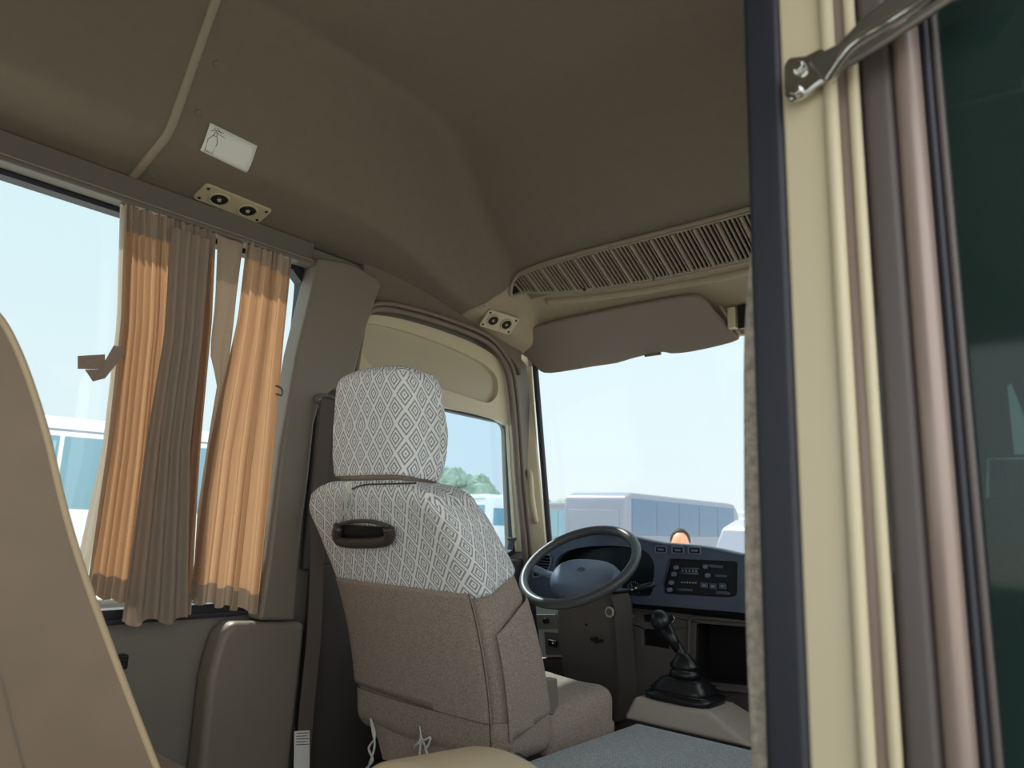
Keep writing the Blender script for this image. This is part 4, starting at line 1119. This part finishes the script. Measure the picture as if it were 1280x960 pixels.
A = [onY(q, .735) for q in [(1010,78),(1050,58),(1080,26),(1130,-12),(1160,-30),(1260,-60),(1230,-10),(1190,6),(1110,58),(1080,76),(1040,100),(1030,104)]]
plate(bm, A, (0,-.008,0)); link('arm_plate', bm, 'steel', ga, bevel=.004)

# rest of the right side and rear (mostly unseen, shapes the light)
bm = bmesh.new(); holed(bm, [(1.0,-.05),(2.5,-.05),(2.5,1.60),(2.2,1.72),(1.0,1.80)], [rr2([(1.25,.85),(2.3,.85),(2.25,1.55),(1.25,1.6)], .05)], lambda u, v, w: Vector((.955+w, u, v)), .03); struct(link('wall_or_backing_right', bm, 'panel'))
bm = bmesh.new(); holed(bm, [(-1.8,-.05),(-.75,-.05),(-.75,1.84),(-1.8,1.84)], [rr2([(-1.6,.7),(-.85,.7),(-.85,1.65),(-1.6,1.65)], .05)], lambda u, v, w: Vector((.955+w, u, v)), .03); struct(link('wall_or_backing_right', bm, 'panel'))
bm = bmesh.new(); holed(bm, [(-.98,-.05),(.98,-.05),(.98,2.2),(-.98,2.2)], [rr2([(-.8,.75),(.8,.75),(.8,1.7),(-.8,1.7)], .08)], lambda u, v, w: Vector((u, -1.85+w, v)), .04); struct(link('wall_back', bm, 'panel'))

# ------------------------------------------------------------------ outside
GZ = -.75
bm = bmesh.new(); box(bm, (0,60,GZ-.05), (500,500,.1)); struct(link('ground', bm, 'ground'))
def bus(loc, rz, L, Hh, label, body='white', win='buswin', wz=(1.6,2.75), drape=False, front='busdark'):
    """coach; local +x is its nose"""
    t = thing('parked_bus', label, 'bus', (0,0,0), 'buses parked outside')
    W = 2.5
    prof = [(-L/2,.35),(L/2-.1,.35),(L/2,.3*Hh),(L/2-.06,.56*Hh),(L/2-.35,Hh*.88),(L/2-.8,Hh-.02),(L/2-1.4,Hh),(-L/2+.5,Hh),(-L/2+.08,Hh-.15),(-L/2,Hh-.6)]
    bm = bmesh.new(); plate(bm, [(x,-W/2,z) for x, z in prof], (0,W,0)); link('body', bm, body, t, bevel=.12, seg=4)
    n = max(2, int(L/1.7)); x0 = -L/2+.35; x1 = L/2-.9; dx = (x1-x0)/n
    for s in (-1, 1):
        for i in range(n):
            bm = bmesh.new(); box(bm, (x0+dx*(i+.5), s*(W/2+.005), (wz[0]+wz[1])/2), (dx-.07, .03, wz[1]-wz[0]))
            w_ = link('side_window', bm, win, t, bevel=.01)
            if drape and s == 1 or drape and s == -1:
                bm = bmesh.new()
                for k in range(7): box(bm, (x0+dx*i+.1+.09*k, s*(W/2+.022), (wz[0]+wz[1])/2-.02), (.05,.008,wz[1]-wz[0]-.12))
                link('window_drape', bm, 'buscur', w_)
        bm = bmesh.new(); box(bm, (x0+(x1-x0)/2, s*(W/2+.004), Hh-.22), (x1-x0,.02,.03)); link('gutter', bm, 'greybus', t)
    bm = bmesh.new(); plate(bm, [(L/2-.05,-1.1,.57*Hh),(L/2-.05,1.1,.57*Hh),(L/2-.31,1.05,Hh*.85),(L/2-.31,-1.05,Hh*.85)], (.03,0,0)); link('windscreen', bm, front, t)
    bm = bmesh.new(); box(bm, (-L/2,0,.66*Hh), (.04,2.0,.26*Hh)); link('rear_window', bm, front, t, bevel=.01)
    for x in (-L/2+2.0, L/2-2.0):
        for s in (-1, 1):
            bm = bmesh.new(); cyl(bm, (x,s*(W/2-.28),.48), (x,s*(W/2+.02),.48), .48, n=28); w_ = link('wheel', bm, 'tyre', t, bevel=.03)
            bm = bmesh.new(); cyl(bm, (x,s*(W/2),.48), (x,s*(W/2+.04),.48), .24, n=24); link('hub_cap', bm, 'steel', w_, bevel=.01)
    t.rotation_euler = (0,0,rz); t.location = loc
    for ch in bpy.data.objects:
        if ch.parent == t: ch.matrix_parent_inverse = Matrix()
    return t
def pol(px, d, z=GZ):     # ground point at horizontal distance d in the direction of a picture column
    v = ray(px, 650); v = Vector((v.x, v.y, 0)).normalized(); return Vector((CAM.x+v.x*d, CAM.y+v.y*d, z))
def look(a, b): d = b-a; return math.atan2(d.y, d.x)
def bus_between(a, b, **k):
    c = (a+b)/2; return bus((c.x, c.y, GZ), look(a, b), (b-a).length, **k)
_a, _b = pol(60,15.1), pol(125,15.2); _d = (_b-_a).normalized()
bus_between(_a+_d*5.5, _a-_d*4.5, Hh=3.15, label='white bus with blue curtained windows, outside the passenger window', win='buswin2', wz=(1.67,2.83), drape=True)
bus_between(pol(640,34), pol(520,44), Hh=3.0, label='teal windowed bus seen low through the driver side window', win='buswin2', wz=(1.2,2.5), front='buswin2')
bus_between(pol(742,44), pol(650,52), Hh=3.1, label='pale teal bus left of the grey bus in the windscreen', body='greybus', win='buswin2', wz=(1.0,2.6))
bus_between(pol(742,25), pol(893,34), Hh=2.85, label='large grey bus across the middle of the windscreen', body='greybus', win='buswin', wz=(1.45,2.65), front='greybus')
bus_between(pol(1060,21), pol(930,18.5), Hh=2.0, label='white van with a dark window at the right of the windscreen', body='vangrey', win='busdark', wz=(.9,1.68), front='greybus')
def tree(px, d, h, r, label):
    p = pol(px, d); t = thing('leafy_tree', label, 'tree', tuple(p), 'trees beyond the parked buses')
    bm = bmesh.new(); tube(bm, [p, p+Vector((.1,0,h*.5)), p+Vector((0,0,h*.8))], [.3,.22,.1], 10); link('trunk', bm, 'bark', t)
    bm = bmesh.new(); rnd = random.Random(int(px))
    for k in range(26):
        a = rnd.uniform(0,2*PI); q = rnd.uniform(0,1)**.5*r; zz_ = h*.62+rnd.uniform(-.22,.3)*h*(1-q/r*.5)
        bmesh.ops.create_icosphere(bm, subdivisions=3, radius=r*rnd.uniform(.22,.42), matrix=Matrix.Translation(p+Vector((math.cos(a)*q, math.sin(a)*q, zz_))))
    for v in bm.verts: v.co += Vector((rnd.uniform(-1,1), rnd.uniform(-1,1), rnd.uniform(-1,1)))*r*.035
    link('crown', bm, 'leaf', t)
tree(572, 62, 6.6, 3.0, 'tallest round tree seen through the driver side window')
tree(604, 72, 5.2, 2.6, 'lower tree right of the tallest one in the driver side window')
tree(622, 72, 4.6, 2.4, 'low tree beside the frame of the driver side window')
tree(697, 75, 4.6, 2.2, 'low tree over the pale teal bus left in the windscreen')
tree(722, 82, 4.3, 2.0, 'small tree just left of the grey bus roof in the windscreen')
# white building
b0, b1 = pol(868,120), pol(1000,120); t = thing('far_building', 'long white building on the skyline right of the grey bus', 'building', tuple((b0+b1)/2))
d_ = (b1-b0).normalized(); nrm = Vector((-d_.y, d_.x, 0)); bm = bmesh.new(); plate(bm, [b0, b1, b1+nrm*10, b0+nrm*10], (0,0,5.0)); link('walls', bm, 'bldg', t)
for i in range(10):
    bm = bmesh.new(); p = b0+d_*(1+1.9*i)+Vector((0,0,3.9)); plate(bm, [p, p+d_*1.1, p+d_*1.1+Vector((0,0,.7)), p+Vector((0,0,.7))], -nrm*.05 if nrm.dot(CAM-b0) < 0 else nrm*.05); link('window', bm, 'bldgwin', t)

# ------------------------------------------------------------------ person standing outside in front
def skin(name, nodes, edges, m, parent=None, sub=2):
    me = bpy.data.meshes.new(name); me.from_pydata([n[0] for n in nodes], edges, []); me.materials.append(MT[m])
    o = bpy.data.objects.new(name, me); COL.objects.link(o)
    if parent is not None: o.parent = parent
    o.modifiers.new('skin', 'SKIN'); 
    for i, n in enumerate(nodes):
        r = n[1]; me.skin_vertices[0].data[i].radius = (r, r) if not isinstance(r, tuple) else r
        me.skin_vertices[0].data[i].use_root = (i == 0)
    s = o.modifiers.new('s', 'SUBSURF'); s.levels = s.render_levels = sub
    o.modifiers['skin'].use_smooth_shade = True
    return o
pc = pol(850, 6.3); ang = math.atan2(CAM.y-pc.y, CAM.x-pc.x)
person = thing('person', 'person with short dark hair outside the windscreen, only the top of the head showing', 'person', tuple(pc))
person.rotation_euler = (0,0,ang+PI/2)    # local -Y faces the bus
HT = 1.665
nodes = [((0,0,.95),(.15,.10)), ((0,0,1.10),(.13,.095)), ((0,0,1.28),(.16,.10)), ((0,0,1.38),(.13,.085)), ((0,0,1.44),.055), ((0,-.005,1.47),.052),
  ((-.09,0,.88),.085), ((-.10,-.01,.48),.055), ((-.10,.01,.09),.038), ((-.10,-.12,.04),.035),
  ((.09,0,.88),.085), ((.10,-.01,.48),.055), ((.10,.01,.09),.038), ((.10,-.12,.04),.035),
  ((-.19,0,1.36),.05), ((-.24,.01,1.08),.038), ((-.25,-.05,.85),.026), ((.19,0,1.36),.05), ((.24,.01,1.08),.038), ((.25,-.05,.85),.026)]
edges = [(0,1),(1,2),(2,3),(3,4),(4,5),(0,6),(6,7),(7,8),(8,9),(0,10),(10,11),(11,12),(12,13),(3,14),(14,15),(15,16),(3,17),(17,18),(18,19)]
body = skin('body', nodes, edges, 'skin', person)
def local(name, bm, m, parent, **k):
    o = link(name, bm, m, None, **k); o.parent = parent; return o
bm = bmesh.new(); ball(bm, (0,0,1.555), .108, (.72,.90,1.0), n=28)
for v in bm.verts:
    if v.co.z < 1.53: v.co.x *= 1-.9*(1.53-v.co.z)*2.2; 
for s in (-1, 1): ball(bm, (s*.079,.005,1.545), .02, (.35,.8,1.4), n=12); ball(bm, (s*.03,-.088,1.565), .012, (1,.6,.7), n=10)
ball(bm, (0,-.102,1.535), .014, (.8,1,1.5), n=12); ball(bm, (0,-.09,1.495), .02, (1.1,.5,.28), n=12)
local('head', bm, 'skin', person, smooth=True)
bm = bmesh.new(); ball(bm, (0,.018,1.578), .105, (.78,.90,.98), n=28)
bmesh.ops.delete(bm, geom=[f for f in bm.faces if f.calc_center_median().y < -.035 and f.calc_center_median().z < 1.655 or f.calc_center_median().z < 1.52], context='FACES')
local('hair', bm, 'hair', person, smooth=True, sol=.006)
sh_nodes = [((0,0,.93),(.165,.115)), ((0,0,1.10),(.15,.11)), ((0,0,1.28),(.175,.115)), ((0,0,1.38),(.14,.095)), ((-.19,0,1.36),.062), ((-.24,.01,1.14),.052), ((.19,0,1.36),.062), ((.24,.01,1.14),.052), ((0,0,1.42),.07)]
skin('shirt', sh_nodes, [(0,1),(1,2),(2,3),(3,8),(3,4),(4,5),(3,6),(6,7)], 'shirt', person)
tr = [((0,0,.95),(.165,.115)), ((-.09,0,.86),.095), ((-.10,-.01,.48),.075), ((-.10,.01,.10),.058), ((.09,0,.86),.095), ((.10,-.01,.48),.075), ((.10,.01,.10),.058)]
skin('trousers', tr, [(0,1),(1,2),(2,3),(0,4),(4,5),(5,6)], 'trouser', person)
for s in (-1, 1):
    bm = bmesh.new()
    for k in range(4):
        x = s*.25+(k-1.5)*.016; L = (.06,.072,.068,.055)[k]
        tube(bm, [Vector((x,-.06,.80)), Vector((x,-.066,.80-L*.5)), Vector((x,-.056,.80-L))], [.009,.008,.006], 8)
    ball(bm, (s*.25,-.055,.82), .042, (.8,.4,1), n=12)
    tube(bm, [Vector((s*.225,-.07,.83)), Vector((s*.212,-.085,.79)), Vector((s*.212,-.09,.77))], [.01,.009,.007], 8)
    local('hand', bm, 'skin', person, smooth=True)

# ------------------------------------------------------------------ light
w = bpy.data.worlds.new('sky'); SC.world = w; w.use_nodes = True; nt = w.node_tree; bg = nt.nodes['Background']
tc = nt.nodes.new('ShaderNodeTexCoord'); sp2 = nt.nodes.new('ShaderNodeSeparateXYZ'); rp = nt.nodes.new('ShaderNodeValToRGB')
nt.links.new(tc.outputs['Generated'], sp2.inputs[0]); nt.links.new(sp2.outputs['Z'], rp.inputs[0]); nt.links.new(rp.outputs[0], bg.inputs[0])
e = rp.color_ramp.elements; e[0].position = 0; e[0].color = lin((240,249,252)); e[1].position = .6; e[1].color = lin((214,244,254))
e2 = rp.color_ramp.elements.new(.12); e2.color = lin((234,251,255))
# extra brightness added to the sky behind and right, to light the cabin
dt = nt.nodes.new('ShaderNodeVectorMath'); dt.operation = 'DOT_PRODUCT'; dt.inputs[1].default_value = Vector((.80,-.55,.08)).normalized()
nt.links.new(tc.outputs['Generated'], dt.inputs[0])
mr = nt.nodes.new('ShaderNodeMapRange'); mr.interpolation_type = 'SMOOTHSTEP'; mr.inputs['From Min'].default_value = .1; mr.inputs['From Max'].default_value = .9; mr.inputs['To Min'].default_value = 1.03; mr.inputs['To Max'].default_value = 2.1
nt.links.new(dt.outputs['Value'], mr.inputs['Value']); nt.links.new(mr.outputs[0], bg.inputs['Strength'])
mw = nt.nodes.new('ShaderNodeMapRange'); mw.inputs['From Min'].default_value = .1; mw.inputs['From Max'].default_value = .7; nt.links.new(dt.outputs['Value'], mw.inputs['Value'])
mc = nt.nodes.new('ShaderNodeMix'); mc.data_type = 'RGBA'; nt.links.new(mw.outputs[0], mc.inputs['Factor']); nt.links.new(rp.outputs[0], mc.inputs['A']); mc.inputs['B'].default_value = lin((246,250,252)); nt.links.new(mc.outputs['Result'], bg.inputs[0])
sun = bpy.data.lights.new('sun', 'SUN'); sun.energy = 5.0; sun.color = (1,.93,.82); sun.angle = math.radians(1.5)
so = bpy.data.objects.new('sun', sun); COL.objects.link(so)
sd = Vector((.62,-.10,-.78)).normalized()     # travel direction: from the left, high
so.rotation_euler = sd.to_track_quat('-Z','Y').to_euler()
